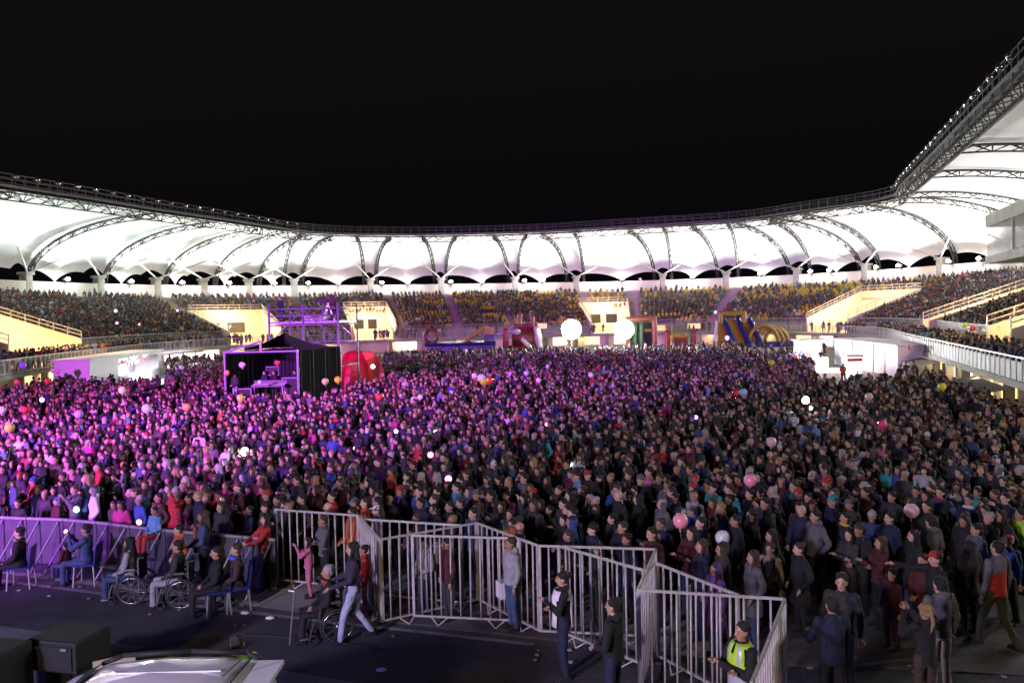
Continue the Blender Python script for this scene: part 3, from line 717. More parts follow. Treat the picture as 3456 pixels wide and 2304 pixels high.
# ------------------------------------------------------------------ chairs and wheelchairs
M_blue = mat("blue_plastic", (.012, .022, .14), .35); M_chrome = mat("chrome", (.5, .5, .52), .25, .9)
def chair(loc, face, label, col=M_blue):
    t = thing("chair", label, "chair", loc, math.atan2(face[1], face[0]) + math.pi / 2, "plastic chairs by the barrier")
    MB().box((0, 0, .45), (.44, .44, .035)).obj("seat", col, t)
    m = MB(); m.add([(-.2, .2, .47), (.2, .2, .47), (.2, .26, .88), (-.2, .26, .88), (-.2, .225, .47), (.2, .225, .47), (.2, .285, .88), (-.2, .285, .88)], [(0, 1, 2, 3), (7, 6, 5, 4), (0, 4, 5, 1), (2, 6, 7, 3), (1, 5, 6, 2), (3, 7, 4, 0)]); m.obj("backrest", col, t)
    for x in (-.19, .19):
        for y in (-.18, .2): MB().bar((x, y, .44), (x * 1.15, y * 1.15, 0), .018, 6).obj("leg", M_grey_metal, t)
    return t
def wheelchair(loc, face, label):
    t = thing("wheelchair", label, "wheelchair", loc, math.atan2(face[1], face[0]) + math.pi / 2, "wheelchairs in front of the barrier")
    MB().box((0, 0, .44), (.42, .42, .05)).obj("seat", M_black, t); MB().box((0, .24, .70), (.42, .04, .46)).obj("backrest", M_black, t)
    m = MB()
    for s_ in (-1, 1):
        x = s_ * .23; m.path([(x, .36, .93), (x, .25, .92), (x, .24, .30), (x, -.26, .42), (x, -.34, .15)], .014); m.path([(x, .24, .68), (x, -.15, .68), (x, -.17, .42)], .014)
        m.box((x, .03, .70), (.06, .3, .03))
    m.obj("frame", M_chrome, t)
    for s_ in (-1, 1):
        w_ = MB(); c = (s_ * .29, .12, .30); w_.torus(c, .285, .016, (1, 0, 0), 28, 6); o = w_.obj("wheel", M_rubber, t, True)
        sp = MB(); sp.ell(c, (.03, .03, .03), 8, 6)
        for k in range(10): a = k * math.pi / 5; sp.bar(c, (c[0], c[1] + .275 * math.cos(a), c[2] + .275 * math.sin(a)), .004, 4)
        sp.obj("spokes", M_chrome, o); MB().torus((c[0] + s_ * .02, c[1], c[2]), .25, .008, (1, 0, 0), 24, 5).obj("hand_rim", M_chrome, o, True)
        MB().torus((s_ * .22, -.28, .09), .07, .02, (1, 0, 0), 14, 6).obj("caster", M_rubber, t, True); MB().box((s_ * .11, -.44, .10), (.15, .14, .015)).obj("footrest", M_grey_metal, t)
    return t
STG = Vector((-22, 5, 0))
def sf(p, j=0.0):
    d = Vector((STG.x - p.x, STG.y - p.y)); a = math.atan2(d.y, d.x) + j; return (math.cos(a), math.sin(a))
def at(cc, p, h=1.68): q = PZ(*cc(*p), h); q.z = 0; return q
def ctr(cc, p, h): return at(cc, p, h)
# seated row, positions from the tops of heads
def seat_at(cc, p): q = PZ(*cc(*p), 1.29); q.z = 0; return q
q = seat_at(c1, (150, 305)); person(q, (-.95, -.25), "person seated in black jacket with green lanyard and white card at the left edge", None, 'm', 'lap', 'sit', 'jacket', 'black', 'black'); chair(q, (-.95, -.25), "chair under the person in black at the far left")
pc = PEOPLE[-1][0]; MB().box((0, -.135, .80), (.16, .012, .11)).obj("name_card", mat("paper", (.7, .7, .72), .8), pc); MB().torus((0, -.02, 1.02), .09, .008, (0, .5, 1), 16, 5).obj("lanyard", mat("lime_band", (.3, .7, .1), .6), pc)
q = seat_at(c1, (690, 280)); person(q, (-.9, -.1), "woman seated in denim jacket filming with a raised phone by the barrier", None, 'f', 'phone', 'sit', 'jacket', 'denim blue', 'denim blue', 'short'); chair(q, (-.9, -.1), "chair under the woman in denim filming")
person(q + Vector((-.42, -.05, .12)), (-.9, .2), "child in red jacket on the lap of the woman in denim", None, 'f', 'lap', 'sit', 'jacket', 'maroon', 'denim blue', 'short', scale=.62)
chair(q + Vector((.75, .55, 0)), (-.9, -.3), "empty blue chair just right of the woman in denim"); chair(q + Vector((1.35, .35, 0)), (-.9, -.3), "empty blue chair left of the wheelchair with the white jumper woman")
q = seat_at(c1, (1040, 385)); person(q, (-.97, -.1), "woman in white jumper with long dark hair seated in a wheelchair", None, 'f', 'lap', 'sit', 'jacket', 'light grey', 'denim blue', 'long'); wheelchair(q, (-.97, -.1), "wheelchair of the woman in the white jumper")
q = seat_at(c1, (1430, 410)); person(q, (-.97, -.15), "person in grey fleece with a pale blanket seated in a wheelchair", None, 'f', 'lap', 'sit', 'jacket', 'dark grey', 'light grey', 'short'); wheelchair(q, (-.97, -.15), "wheelchair of the person with the pale blanket")
person(at(c1, (1440, 300), 1.48), (-.8, -.5), "man standing in black and orange jacket behind the pale blanket wheelchair", None, 'm', 'pockets', 'stand', 'hoodie', 'orange', 'black', scale=.88)
person(at(c1, (1640, 235), 1.56), (-.9, -.3), "woman with long brown hair and rust scarf over a denim jacket by the barrier", None, 'f', 'clasp', 'stand', 'jacket', 'denim blue', 'black', 'long', 'brown')
pw = PEOPLE[-1][0]; m = MB(); m.torus((0, -.02, 1.42), .075, .03, (0, .3, 1), 16, 8); m.caps((.03, -.15, 1.38), (.04, -.16, .92), .045, .035); m.obj("scarf", mat("rust_cloth", (.20, .06, .03), .9), pw, True)
q = seat_at(c1, (1745, 460)); person(q, (-.9, -.4), "man seated in black vest with pale sleeves looking up at the stage", None, 'm', 'lap', 'sit', 'jacket', 'black', 'black', 'short'); chair(q, (-.9, -.4), "chair under the man in the black vest")
q = seat_at(c1, (1905, 435)); person(q, (-.9, -.4), "woman seated in orange shawl with blue and purple scarf and silver bag", None, 'f', 'lap', 'sit', 'coat', 'brown', 'black', 'short', 'brown'); chair(q, (-.9, -.4), "chair under the woman in the orange shawl")
pw = PEOPLE[-1][0]; MB().torus((0, -.01, 1.01), .085, .045, (0, .25, 1), 18, 8).obj("scarf", mat("blue_scarf", (.06, .08, .45), .9), pw, True); MB().box((-.05, -.33, .58), (.30, .16, .24)).obj("handbag", mat("silver_cloth", (.42, .38, .36), .35, .4), pw)
q = PZ(*c2(610, 610), 1.29); q.z = 0; person(q, (-.95, -.3), "elderly person with white hair and dark coat in a wheelchair holding a cane", None, 'm', 'lap', 'sit', 'coat', 'black', 'black', 'short', 'grey'); wheelchair(q, (-.95, -.3), "wheelchair of the elderly person with the cane")
pe = PEOPLE[-1][0]; MB().torus((0, -.02, 1.0), .075, .03, (0, .3, 1), 16, 8).obj("scarf", mat("red_scarf", (.35, .04, .03), .9), pe, True)
cq = q + Vector((-.62, -.28, 0)); o = MB().bar((0, 0, 0), (.10, .04, .92), .012, 6).bar((.10, .04, .92), (.0, .04, .94), .016, 6).obj("walking_cane", M_grey_metal, None, False, cq); tag(o, "pale walking cane held by the elderly person in the wheelchair", "cane")
person(at(c2, (810, 455), 1.66), (-.9, -.2), "woman in dark purple jacket and pale jeans pushing the elderly person's wheelchair", None, 'f', 'push', 'stride', 'jacket', 'purple', 'light grey', 'long')
PEOPLE[-1][0].color = (*SKINS[0], 1)
for ch_ in PEOPLE[-1][0].children:
    if ch_.name.startswith('jacket'): ch_.color = (.035, .02, .05, 1)
    if ch_.name.startswith('trousers'): ch_.color = (.32, .36, .50, 1)
HP = [  # cc, head top px, height, label, sex, arms, legs, top, tcol, bcol, hair, hcol, hat, hatcol, face(None=stage)
    (c2, (455, 385), 1.22, "small girl in pink jacket gripping the bars of the left fence panel", 'f', 'phone', 'stand', 'jacket', 'pink', 'pink', 'long', 'dark', None, None),
    (c2, (590, 205), 1.62, "woman in grey jumper with folded arms behind the left fence panel", 'f', 'crossed', 'stand', 'jacket', 'grey', 'black', 'short', 'brown', None, None),
    (c2, (800, 145), 1.70, "man in red and navy jacket behind the right end of the left fence panel", 'm', 'clasp', 'stand', 'jacket', 'orange', 'black', 'short', 'dark', None, None),
    (c2, (905, 440), 1.35, "child in red top and pink trousers squeezed by the edge on fence panel", 'f', 'down', 'stand', 'jacket', 'red', 'pink', 'short', 'dark', None, None),
    (c2, (1385, 395), 1.45, "boy in pale grey hoodie and jeans standing behind the frontmost fence panel", 'm', 'clasp', 'stand', 'hoodie', 'light grey', 'denim blue', 'short', 'dark', None, None),
    (c2, (1580, 385), 1.55, "person in dark maroon jumper right of the boy in the pale hoodie", 'm', 'down', 'stand', 'jacket', 'maroon', 'dark grey', 'short', 'dark', None, None),
    (c2, (2095, 385), 1.66, "man in pale grey sweatshirt holding a white bag behind the fence corner", 'm', 'down', 'stand', 'hoodie', 'light grey', 'denim blue', 'short', 'brown', None, None),
    (c2, (655, 5), 1.72, "broad man in bright red jacket behind the left fence panel", 'm', 'crossed', 'stand', 'jacket', 'red', 'black', 'short', 'dark', None, None),
    (c2, (815, 45), 1.55, "child in grey knitted hat and orange red coat above the left fence panel", 'm', 'down', 'stand', 'hoodie', 'orange', 'black', 'short', 'dark', 'beanie', 'grey'),
    (c2, (410, 30), 1.74, "man with side parting in dark grey jacket behind the left fence panel", 'm', 'pockets', 'stand', 'jacket', 'dark grey', 'black', 'short', 'dark', None, None),
    (c2, (1660, -70), 1.76, "man in light blue denim jacket and jeans behind the farther fence panel", 'm', 'down', 'stand', 'jacket', 'light blue', 'denim blue', 'short', 'dark', None, None),
    (c2, (1800, 105), 1.62, "woman with fair ponytail in dark jacket above the middle fence panels", 'f', 'down', 'stand', 'jacket', 'dark grey', 'black', 'ponytail', 'brown', None, None),
    (c2, (1130, 45), 1.66, "man with shaved head in dark coat behind the fence corner", 'm', 'down', 'stand', 'coat', 'black', 'black', 'bald', 'dark', None, None),
    (c2, (1030, -5), 1.76, "tall man in open dark jacket and white collar behind the left fence", 'm', 'down', 'stand', 'jacket', 'black', 'black', 'short', 'dark', None, None),
    (c2, (1355, 185), 1.58, "woman with curly brown hair behind the farther fence panel", 'f', 'clasp', 'stand', 'jacket', 'brown', 'black', 'short', 'brown', None, None),
    (c2, (95, 190), 1.62, "woman in red jumper with long dark hair resting on the grey barrier", 'f', 'lean', 'stand', 'jacket', 'red', 'black', 'long', 'dark', None, None),
    (c3, (545, 215), 1.70, "person in blue hooded coat with the hood up behind the middle fence corner", 'm', 'pockets', 'stand', 'coat', 'blue', 'black', 'short', 'dark', 'hood', 'blue'),
    (c3, (725, 240), 1.66, "man in navy padded jacket and black knitted hat behind the back fence panel", 'm', 'pockets', 'stand', 'coat', 'navy', 'black', 'short', 'dark', 'beanie', 'black'),
    (c3, (405, 30), 1.20, "small child in red knitted hat and orange red coat carried in the crowd", 'f', 'clasp', 'stand', 'hoodie', 'orange', 'white', 'short', 'dark', 'beanie', 'red'),
    (c3, (950, 305), 1.35, "fair haired child in pink coat behind the back fence panel", 'f', 'clasp', 'stand', 'coat', 'magenta', 'black', 'long', 'blond', None, None),
    (c3, (1000, 345), 1.62, "man in navy quilted jacket just behind the back fence panel", 'm', 'down', 'stand', 'coat', 'navy', 'black', 'short', 'dark', None, None),
    (c3, (1235, 225), 1.68, "man in dark navy padded jacket left of the pink balloon", 'm', 'pockets', 'stand', 'coat', 'navy', 'black', 'short', 'brown', None, None),
    (c3, (1585, 225), 1.72, "young man in black hoodie with pale lining between pink and white balloons", 'm', 'down', 'stand', 'hoodie', 'black', 'black', 'short', 'dark', None, None),
    (c3, (1560, 15), 1.72, "bald man in pale grey shirt above the large pink balloon", 'm', 'down', 'stand', 'jacket', 'light grey', 'black', 'bald', 'grey', None, None),
    (c3, (1540, 110), 1.50, "boy in bright blue jacket and grey knitted hat above the pink balloon", 'm', 'down', 'stand', 'jacket', 'blue', 'black', 'short', 'dark', 'beanie', 'grey'),
    (c3, (1695, 185), 1.60, "person in brown bobble hat and dark coat above the white balloon", 'f', 'down', 'stand', 'coat', 'black', 'black', 'long', 'dark', 'beanie', 'brown'),
    (c3, (1900, 200), 1.74, "man with curly dark hair and blue shirt under black coat beside the white balloon", 'm', 'down', 'stand', 'coat', 'black', 'black', 'short', 'dark', None, None),
    (c3, (1780, 410), 1.70, "person in olive camouflage coat holding the white spotted balloon", 'm', 'clasp', 'stand', 'coat', 'olive', 'grey', 'short', 'dark', 'hood', 'olive'),
    (c3, (2000, 490), 1.64, "woman with long brown hair in grey coat behind the nearest fence panel", 'f', 'pockets', 'stand', 'coat', 'grey', 'denim blue', 'long', 'brown', None, None),
    (c3, (2150, 320), 1.64, "woman with long dark hair in black coat right of the white balloon", 'f', 'clasp', 'stand', 'coat', 'black', 'black', 'long', 'dark', None, None),
    (c3, (2005, 150), 1.70, "man in black sweatshirt with white printed words above the white balloon", 'm', 'down', 'stand', 'hoodie', 'black', 'black', 'short', 'dark', None, None),
    (c3, (2190, 35), 1.74, "person in grey padded jacket raising both hands to the face", 'm', 'phone', 'stand', 'coat', 'grey', 'black', 'short', 'grey', None, None),
    (c4, (730, 15), 1.76, "man in teal bobble hat and purple navy jacket", 'm', 'down', 'stand', 'jacket', 'navy', 'black', 'short', 'dark', 'beanie', 'teal'),
    (c4, (880, 70), 1.68, "man in grey cap and dark olive jacket right of the teal hat", 'm', 'down', 'stand', 'jacket', 'olive', 'black', 'short', 'dark', 'cap', 'grey'),
    (c4, (475, 118), 1.72, "bald man with glasses in open navy jacket over a light blue shirt", 'm', 'down', 'stand', 'jacket', 'navy', 'black', 'bald', 'dark', None, None),
    (c4, (600, 165), 1.74, "man in grey padded jacket with blue hood lining", 'm', 'pockets', 'stand', 'hoodie', 'grey', 'black', 'short', 'dark', None, None),
    (c4, (815, 175), 1.64, "person in navy jacket with a yellow scarf round the neck", 'm', 'down', 'stand', 'hoodie', 'navy', 'black', 'short', 'dark', None, None),
    (c4, (960, 245), 1.66, "man in striped knitted hat and black jacket with pale sleeve", 'm', 'clasp', 'stand', 'jacket', 'black', 'black', 'short', 'dark', 'beanie', 'brown'),
    (c4, (870, 310), 1.58, "woman with long dark hair hugged in grey sleeves beside the striped hat", 'f', 'crossed', 'stand', 'jacket', 'dark grey', 'black', 'long', 'dark', None, None),
    (c4, (1110, 375), 1.62, "woman with very long light brown hair and dark red top", 'f', 'crossed', 'stand', 'jacket', 'maroon', 'black', 'long', 'brown', None, None),
    (c4, (490, 420), 1.62, "woman in long black coat with short brown hair left of the smiling man", 'f', 'pockets', 'stand', 'coat', 'black', 'black', 'short', 'brown', None, None),
    (c4, (240, 320), 1.62, "woman with long dark hair in black leather jacket right of the grey coat woman", 'f', 'pockets', 'stand', 'coat', 'black', 'black', 'long', 'dark', None, None),
    (c4, (1200, 175), 1.72, "young man in navy jacket left of the clear pink balloon", 'm', 'down', 'stand', 'jacket', 'navy', 'black', 'short', 'dark', None, None),
    (c4, (1360, 315), 1.62, "woman in black padded coat holding the clear pink balloon", 'f', 'clasp', 'stand', 'coat', 'black', 'denim blue', 'long', 'dark', None, None),
    (c4, (1520, 205), 1.72, "person seen from behind in grey hooded jacket right of the clear pink balloon", 'm', 'down', 'stand', 'hoodie', 'grey', 'black', 'short', 'dark', None, None),
    (c4, (1505, 85), 1.72, "man with short hair in black jacket looking down beside the clear pink balloon", 'm', 'clasp', 'stand', 'jacket', 'black', 'black', 'short', 'dark', None, None),
    (c4, (1800, 200), 1.66, "woman in black coat with loose dark hair near the right edge", 'f', 'down', 'stand', 'coat', 'black', 'black', 'long', 'dark', None, None),
    (c4, (2140, 20), 1.72, "man in dark vest with white sleeves raising a hand to his mouth", 'm', 'phone', 'stand', 'jacket', 'navy', 'black', 'short', 'dark', None, None),
    (c4, (2260, 150), 1.64, "person in lime yellow safety vest cut by the right edge", 'f', 'crossed', 'stand', 'jacket', 'lime', 'black', 'short', 'dark', None, None),
    (c4, (1590, 490), 1.74, "young man in backwards red cap and dark jacket pointing left", 'm', 'point', 'stand', 'jacket', 'black', 'black', 'short', 'dark', 'cap', 'red'),
    (c4, (1480, 525), 1.60, "woman with dark hair and black top left of the red cap", 'f', 'clasp', 'stand', 'jacket', 'maroon', 'black', 'short', 'dark', None, None),
    (c4, (1220, 640), 1.35, "child in dark red jacket standing by the long haired woman's back", 'f', 'down', 'stand', 'jacket', 'maroon', 'maroon', 'short', 'dark', None, None)]
FACES = {"person seen from behind in grey hooded jacket right of the clear pink balloon": (-.3, 1)}
for cc, p, h, lab, sex, arms, legs, top, tc, bc, hr, hc, ht, htc in HP:
    q = PZ(*cc(*p), h * (1.05 if ht == 'beanie' else 1.0)); q.z = 0; base = 1.735 if hr != 'bald' else 1.715
    o = person(q, FACES.get(lab, sf(q, random.uniform(-.35, .35))), lab, None, sex, arms, legs, top, tc, bc, hr, hc, ht, htc or 'black', h / base)
    o.rotation_euler = (random.uniform(-.04, .04), random.uniform(-.04, .04), o.rotation_euler[2])
    if 'printed words' in lab:
        for j, wds in enumerate(("RED HOT",)):
            cu_ = bpy.data.curves.new("shirt_print", 'FONT'); cu_.body = wds; cu_.size = .10; cu_.align_x = 'CENTER'; cu_.extrude = .002; tt = bpy.data.objects.new("t", cu_); C.objects.link(tt); mt_ = bpy.data.meshes.new_from_object(tt.evaluated_get(bpy.context.evaluated_depsgraph_get())); bpy.data.objects.remove(tt); mt_.materials.clear(); mt_.materials.append(mat("print_white", (.6, .6, .62), .8)); to = link("shirt_print", mt_, o, (0, -.150, 1.20)); to.rotation_euler = (R(86), 0, 0)
    if 'yellow scarf' in lab: MB().torus((0, .01, 1.46), .085, .03, (0, .3, 1), 16, 8).obj("scarf", mat("yellow_cloth", (.5, .33, .03), .9), o, True)
    if 'white bag' in lab: MB().box((-.26, -.1, .70), (.26, .12, .30)).obj("bag", mat("white_bag", (.6, .6, .62), .6), o)
# big foreground figures
def fore(cc, p, h, face, lab, **k):
    q = PZ(*cc(*p), h); q.z = 0; return person(q, face, lab, None, scale=h / 1.735, **k)
bib = fore(c3, (470, 655), 1.66, (-.95, -.1), "woman in a white printed bib over a black jacket with folded arms by the fence", sex='f', arms='crossed', top='jacket', tcol='black', bcol='navy', hair='bun')
m = MB(); n = 14
def bibpts(y0, sgn):
    pass
mm = MB(); rings = []
for z, ry, rx in ((.86, .165, .20), (1.1, .145, .18), (1.3, .155, .185), (1.44, .115, .14)):
    rings.append((z, rx, ry))
v = []; f = []
for (z, rx, ry) in rings:
    for k in range(16):
        t = 2 * math.pi * k / 16; v.append((rx * math.cos(t), ry * math.sin(t) * 1.12, z))
for i in range(3):
    for k in range(16):
        ang = (k + .5) / 16 * 360
        if (i < 2) and (ang < 35 or ang > 325 or 145 < ang < 215): continue
        f.append((i * 16 + k, i * 16 + (k + 1) % 16, (i + 1) * 16 + (k + 1) % 16, (i + 1) * 16 + k))
me = bpy.data.meshes.new("bib"); me.from_pydata(v, [], f); me.materials.append(mat("bib_cloth", (.66, .64, .68), .8)); me.shade_smooth(); bo = link("bib", me, bib); so = bo.modifiers.new("s", 'SOLIDIFY'); so.thickness = .012
mb_ = fore(c3, (880, 865), 1.74, (-.9, .45), "man in black hooded jacket standing against the slanting fence panel", arms='clasp', top='hoodie', tcol='black', bcol='navy')
gd = fore(c3, (1925, 1060), 1.74, (-.8, -.35), "guard with folded arms in a yellow reflective vest over a black jacket", arms='crossed', top='jacket', tcol='black', bcol='black')
v = []; f = []; rings = ((.80, .205, .175), (.95, .195, .165), (1.1, .19, .165), (1.24, .205, .17), (1.36, .205, .155), (1.44, .165, .125), (1.485, .098, .098))
for (z, rx, ry) in rings:
    for k in range(24): t = 2 * math.pi * (k + .5) / 24; v.append((rx * math.cos(t), ry * math.sin(t), z))
vm_ = mat("vest_yellow", (.38, .62, .04), .6); vg = mat("vest_reflective", (.42, .44, .46), .3, .2); f2 = []; fm = []
for i in range(len(rings) - 1):
    for k in range(24):
        ang = (k + 1) / 24 * 360
        if i in (3, 4) and (ang < 32 or ang > 328 or 148 < ang < 212): continue
        if i >= 4 and 255 < ang < 285: continue
        f.append((i * 24 + k, i * 24 + (k + 1) % 24, (i + 1) * 24 + (k + 1) % 24, (i + 1) * 24 + k)); fm.append(1 if i == 1 or (i >= 3 and (235 < ang < 250 or 290 < ang < 305 or 60 < ang < 75 or 105 < ang < 120)) else 0)
me = bpy.data.meshes.new("safety_vest"); me.from_pydata(v, [], f); me.materials.append(vm_); me.materials.append(vg); me.polygons.foreach_set("material_index", fm); me.shade_smooth(); bo = link("safety_vest", me, gd); so = bo.modifiers.new("s", 'SOLIDIFY'); so.thickness = .012
fore(c4, (735, 850), 1.78, (-.1, 1), "man seen from behind in dark blue jacket and black striped trousers at the bottom", arms='crossed', top='jacket', tcol='navy', bcol='black')
fore(c4, (815, 675), 1.76, (-.5, -.85), "smiling man in dark grey zipped jacket facing the man in blue", arms='down', top='jacket', tcol='dark grey', bcol='black')
fore(c4, (1605, 695), 1.74, (-.2, 1), "person seen from behind in grey hoodie and beige trousers behind the fair haired woman", arms='down', top='hoodie', tcol='grey', bcol='beige')
fore(c4, (1490, 905), 1.64, (-.3, 1), "fair haired woman seen from behind in black jacket and brown trousers", sex='f', arms='phone', top='jacket', tcol='black', bcol='brown', hair='ponytail', hcol='blond')
rj = fore(c4, (2070, 405), 1.78, (-.4, 1), "man seen from behind in grey and red jacket and grey trousers near the right edge", arms='down', legs='stride', top='jacket', tcol='grey', bcol='olive')
for ch_ in rj.children:
    if ch_.name.startswith('jacket'):
        me = ch_.data.copy(); ch_.data = me; me.materials.append(mat("red_panel_cloth", (.45, .03, .02), .85)); 
        for p_ in me.polygons:
            if p_.center.z < 1.22 and abs(p_.center.x) < .17: p_.material_index = 1
fore(c4, (1850, 405), 1.64, (-.2, 1), "woman seen from behind in dark grey coat left of the red and grey jacket", sex='f', arms='down', top='coat', tcol='dark grey', bcol='black', hair='long')
hv = person(PZ(237, 633, 1.72) * Vector((1, 1, 0)) if False else Vector((PZ(237, 633, 1.72).x, PZ(237, 633, 1.72).y, 0)), (-.3, 1), "person with dark hair and lime collar seen from behind beyond the white car", None, 'm', 'down', 'stand', 'jacket', 'lime', 'black')
# child and boys leaning at the barrier
for px, lab, tc, bc in (((1140, 215), "child in red trousers perched on top of the grey barrier holding glowing lights", 'light blue', 'red'),):
    q = PZ(*c1(*px), 1.55); q.z = 0; yb = barrier_y(q.x) - .02
    o = person(Vector((q.x, yb, .62)), (-.5, -.85), lab, None, 'm', 'clasp', 'sit', 'jacket', tc, bc, scale=.75)
print("placed people", len(PEOPLE), round(time.time() - T0, 1))
# ------------------------------------------------------------------ balloons
BAL = [ # x, y, r in the 2352 px view, colour, label
 (1660, 1234, 18, (.72, .72, .74), "white balloon with silver spots, the largest white one, behind the fence"),
 (1563, 1195, 18, (.85, .30, .36), "large pink balloon above the tall edge on fence panel"),
 (1723, 1102, 15, (.85, .30, .42), "pink balloon with small dark print in the right half of the crowd"),
 (2094, 1172, 17, (.62, .38, .42), "large clear pinkish balloon over the crowd at the lower right"),
 (2027, 974, 11, (.75, .08, .20), "deep pink balloon in the right crowd"),
 (1772, 1014, 12, (.62, .45, .42), "clear peach balloon in the right crowd left of the deep pink one"),
 (2076, 1043, 11, (.68, .68, .74), "plain white balloon below the deep pink one"),
 (1366, 1068, 10, (.70, .04, .03), "bright red balloon over the middle of the crowd"),
 (1335, 1117, 13, (.55, .55, .58), "clear white balloon just below the bright red one"),
 (1996, 910, 9, (.70, .50, .50), "pale pink balloon below the white shed"),
 (2164, 887, 9, (.75, .68, .04), "yellow balloon in front of the lit arcade on the right"),
 (1690, 902, 8, (.65, .03, .04), "red balloon paired with a light blue one"), (1707, 900, 9, (.35, .55, .85), "light blue balloon paired with a red one"),
 (1357, 860, 6, (.80, .78, .74), "small cream white balloon in the middle distance, alone"), (1470, 818, 6, (.75, .22, .03), "small orange balloon in the far middle"),
 (1543, 810, 5, (.80, .15, .40), "small pink balloon right of the small orange one"), (1392, 797, 4, (.80, .08, .22), "tiny crimson balloon under the left search lamp"),
 (1237, 872, 6, (.78, .70, .72), "small pale balloon left of the cream white one"), (1209, 856, 6, (.60, .55, .85), "small pale violet balloon in the middle distance"),
 (1106, 867, 10, (.75, .75, .78), "white balloon at the back of the bunch of four"), (1111, 874, 10, (.70, .62, .05), "yellow balloon at the front of the bunch of four"),
 (1124, 873, 9, (.68, .08, .04), "red balloon in the bunch of four"), (1090, 862, 7, (.80, .62, .42), "peach balloon left in the bunch of four"),
 (950, 916, 7, (.60, .60, .64), "left one of two clear white balloons side by side"), (965, 911, 7, (.66, .66, .70), "right one of two clear white balloons side by side"),
 (871, 911, 9, (.68, .05, .04), "red balloon below the red inflatable tent"), (776, 871, 8, (.75, .65, .04), "bright yellow balloon at the foot of the black tent"),
 (747, 875, 8, (.62, .62, .18), "pale green yellow balloon at the foot of the black tent"), (553, 913, 9, (.78, .58, .10), "golden balloon in front of the black tent"),
 (429, 934, 9, (.80, .42, .10), "orange yellow balloon in the purple crowd"), (337, 937, 11, (.62, .62, .66), "clear grey balloon in the purple crowd"),
 (281, 895, 9, (.72, .66, .30), "pale yellow balloon below the left white booth"), (181, 950, 10, (.42, .28, .75), "violet balloon in the purple crowd"),
 (22, 981, 11, (.70, .60, .08), "yellow balloon at the left edge of the crowd"), (57, 940, 8, (.72, .05, .04), "red balloon at the left above the yellow edge balloon"),
 (4, 941, 9, (.75, .62, .78), "white balloon cut by the left edge"), (109, 875, 6, (.75, .03, .06), "small red balloon at the far left of the back crowd"),
 (39, 877, 6, (.75, .05, .10), "small crimson balloon left of the small red one"), (556, 837, 7, (.75, .55, .80), "lilac balloon against the black tent curtain"),
 (597, 877, 6, (.35, .70, .62), "mint balloon in front of the mixing desk"), (637, 832, 6, (.80, .05, .06), "red balloon inside the black tent"),
 (522, 855, 6, (.80, .45, .08), "orange balloon at the left post of the black tent"),
 (52, 838, 8, (.30, .22, .80), "blue violet balloon in front of the left railing"), (27, 843, 5, (.70, .68, .10), "small yellow balloon in front of the left railing"),
 (132, 851, 6, (.75, .25, .75), "purple pink balloon left of the left booth"), (121, 850, 5, (.68, .68, .55), "cream balloon beside the purple pink one"),
 (417, 843, 5, (.75, .85, .95), "small icy white balloon right of the left booth"),
 (2090, 795, 6, (.80, .25, .38), "small pink balloon over the right railing"), (2062, 826, 8, (.80, .30, .42), "pink balloon right of the white shed"),
 (1772, 832, 7, (.72, .70, .04), "yellow balloon left of the white shed"), (2296, 800, 5, (.70, .75, .10), "small yellow green balloon on the right stand"),
 (2217, 745, 6, (.62, .75, .10), "lime balloon on the right walkway"), (2233, 753, 6, (.80, .06, .08), "red balloon on the right walkway"),
 (713, 1207, 13, (.70, .68, .18), "yellow balloon behind the left fence panel"), (528, 1215, 15, (.45, .03, .05), "large dark red balloon at the grey barrier"),
 (1470, 640, 3, (.9, .9, .9), "tiny white balloon up under the roof arches")]
def bal_proto():
    m = MB(); rings = []; n = 18
    prof = [(-1.18, .10), (-1.05, .12), (-.95, .36), (-.75, .66), (-.4, .91), (0, 1.0), (.4, .93), (.75, .67), (.93, .36), (1.0, .04)]
    m.loft([[(r_ * math.cos(2 * math.pi * k / n), r_ * math.sin(2 * math.pi * k / n), z) for k in range(n)] for z, r_ in prof])
    return m.mesh("balloon", M_balloon, True)
M_balloon = mat("balloon_skin", src='obj', rough=.22, coat=.3)
M_balloon.node_tree.nodes["Principled BSDF"].inputs["Subsurface Weight"].default_value = .0
knot = MB().loft([[(.10 * a * math.cos(2 * math.pi * k / 8), .10 * a * math.sin(2 * math.pi * k / 8), z) for k in range(8)] for z, a in ((-1.34, 1.5), (-1.22, .6), (-1.15, 1.1))]).mesh("knot", M_balloon)
bme = bal_proto(); M_string = mat("string", (.35, .33, .30), .8)
def floating(x, y, r, col, lab, D=None):
    D = D or .145 * FPX / (r / 2.2969); P = PY(x / 2.2969, y / 2.2969, D); rad = r / 2.2969 * D / FPX
    o = link("balloon", bme, None, P); o.scale = (rad,) * 3; o.rotation_euler = (random.uniform(-.15, .15), random.uniform(-.15, .15), 0); o.color = (*col, 1); tag(o, lab, "balloon", "balloons floating over the crowd")
    k = link("knot", knot, o); k.color = (*col, 1)
    if r >= 10:
        q = []; L = (P.z - 1.2) / rad if P.z > 2 else 5
        q = [(0.25 * math.sin(i * .6), .2 * math.cos(i * .5) - .2, -1.3 - (L) * i / 8) for i in range(9)]; MB().path(q, .02, 3).obj("string", M_string, o)
    return o
for x, y, r, col, lab in BAL:
    D = None
    if y < 700: D = 139
    elif x > 2080 and y < 830: D = 60
    elif y < 830: D = 92
    elif y < 860 and x < 140: D = 55
    elif (556, 837) == (x, y) or (x, y) == (637, 832): D = 42
    o = floating(x, y, r, col, lab, D)
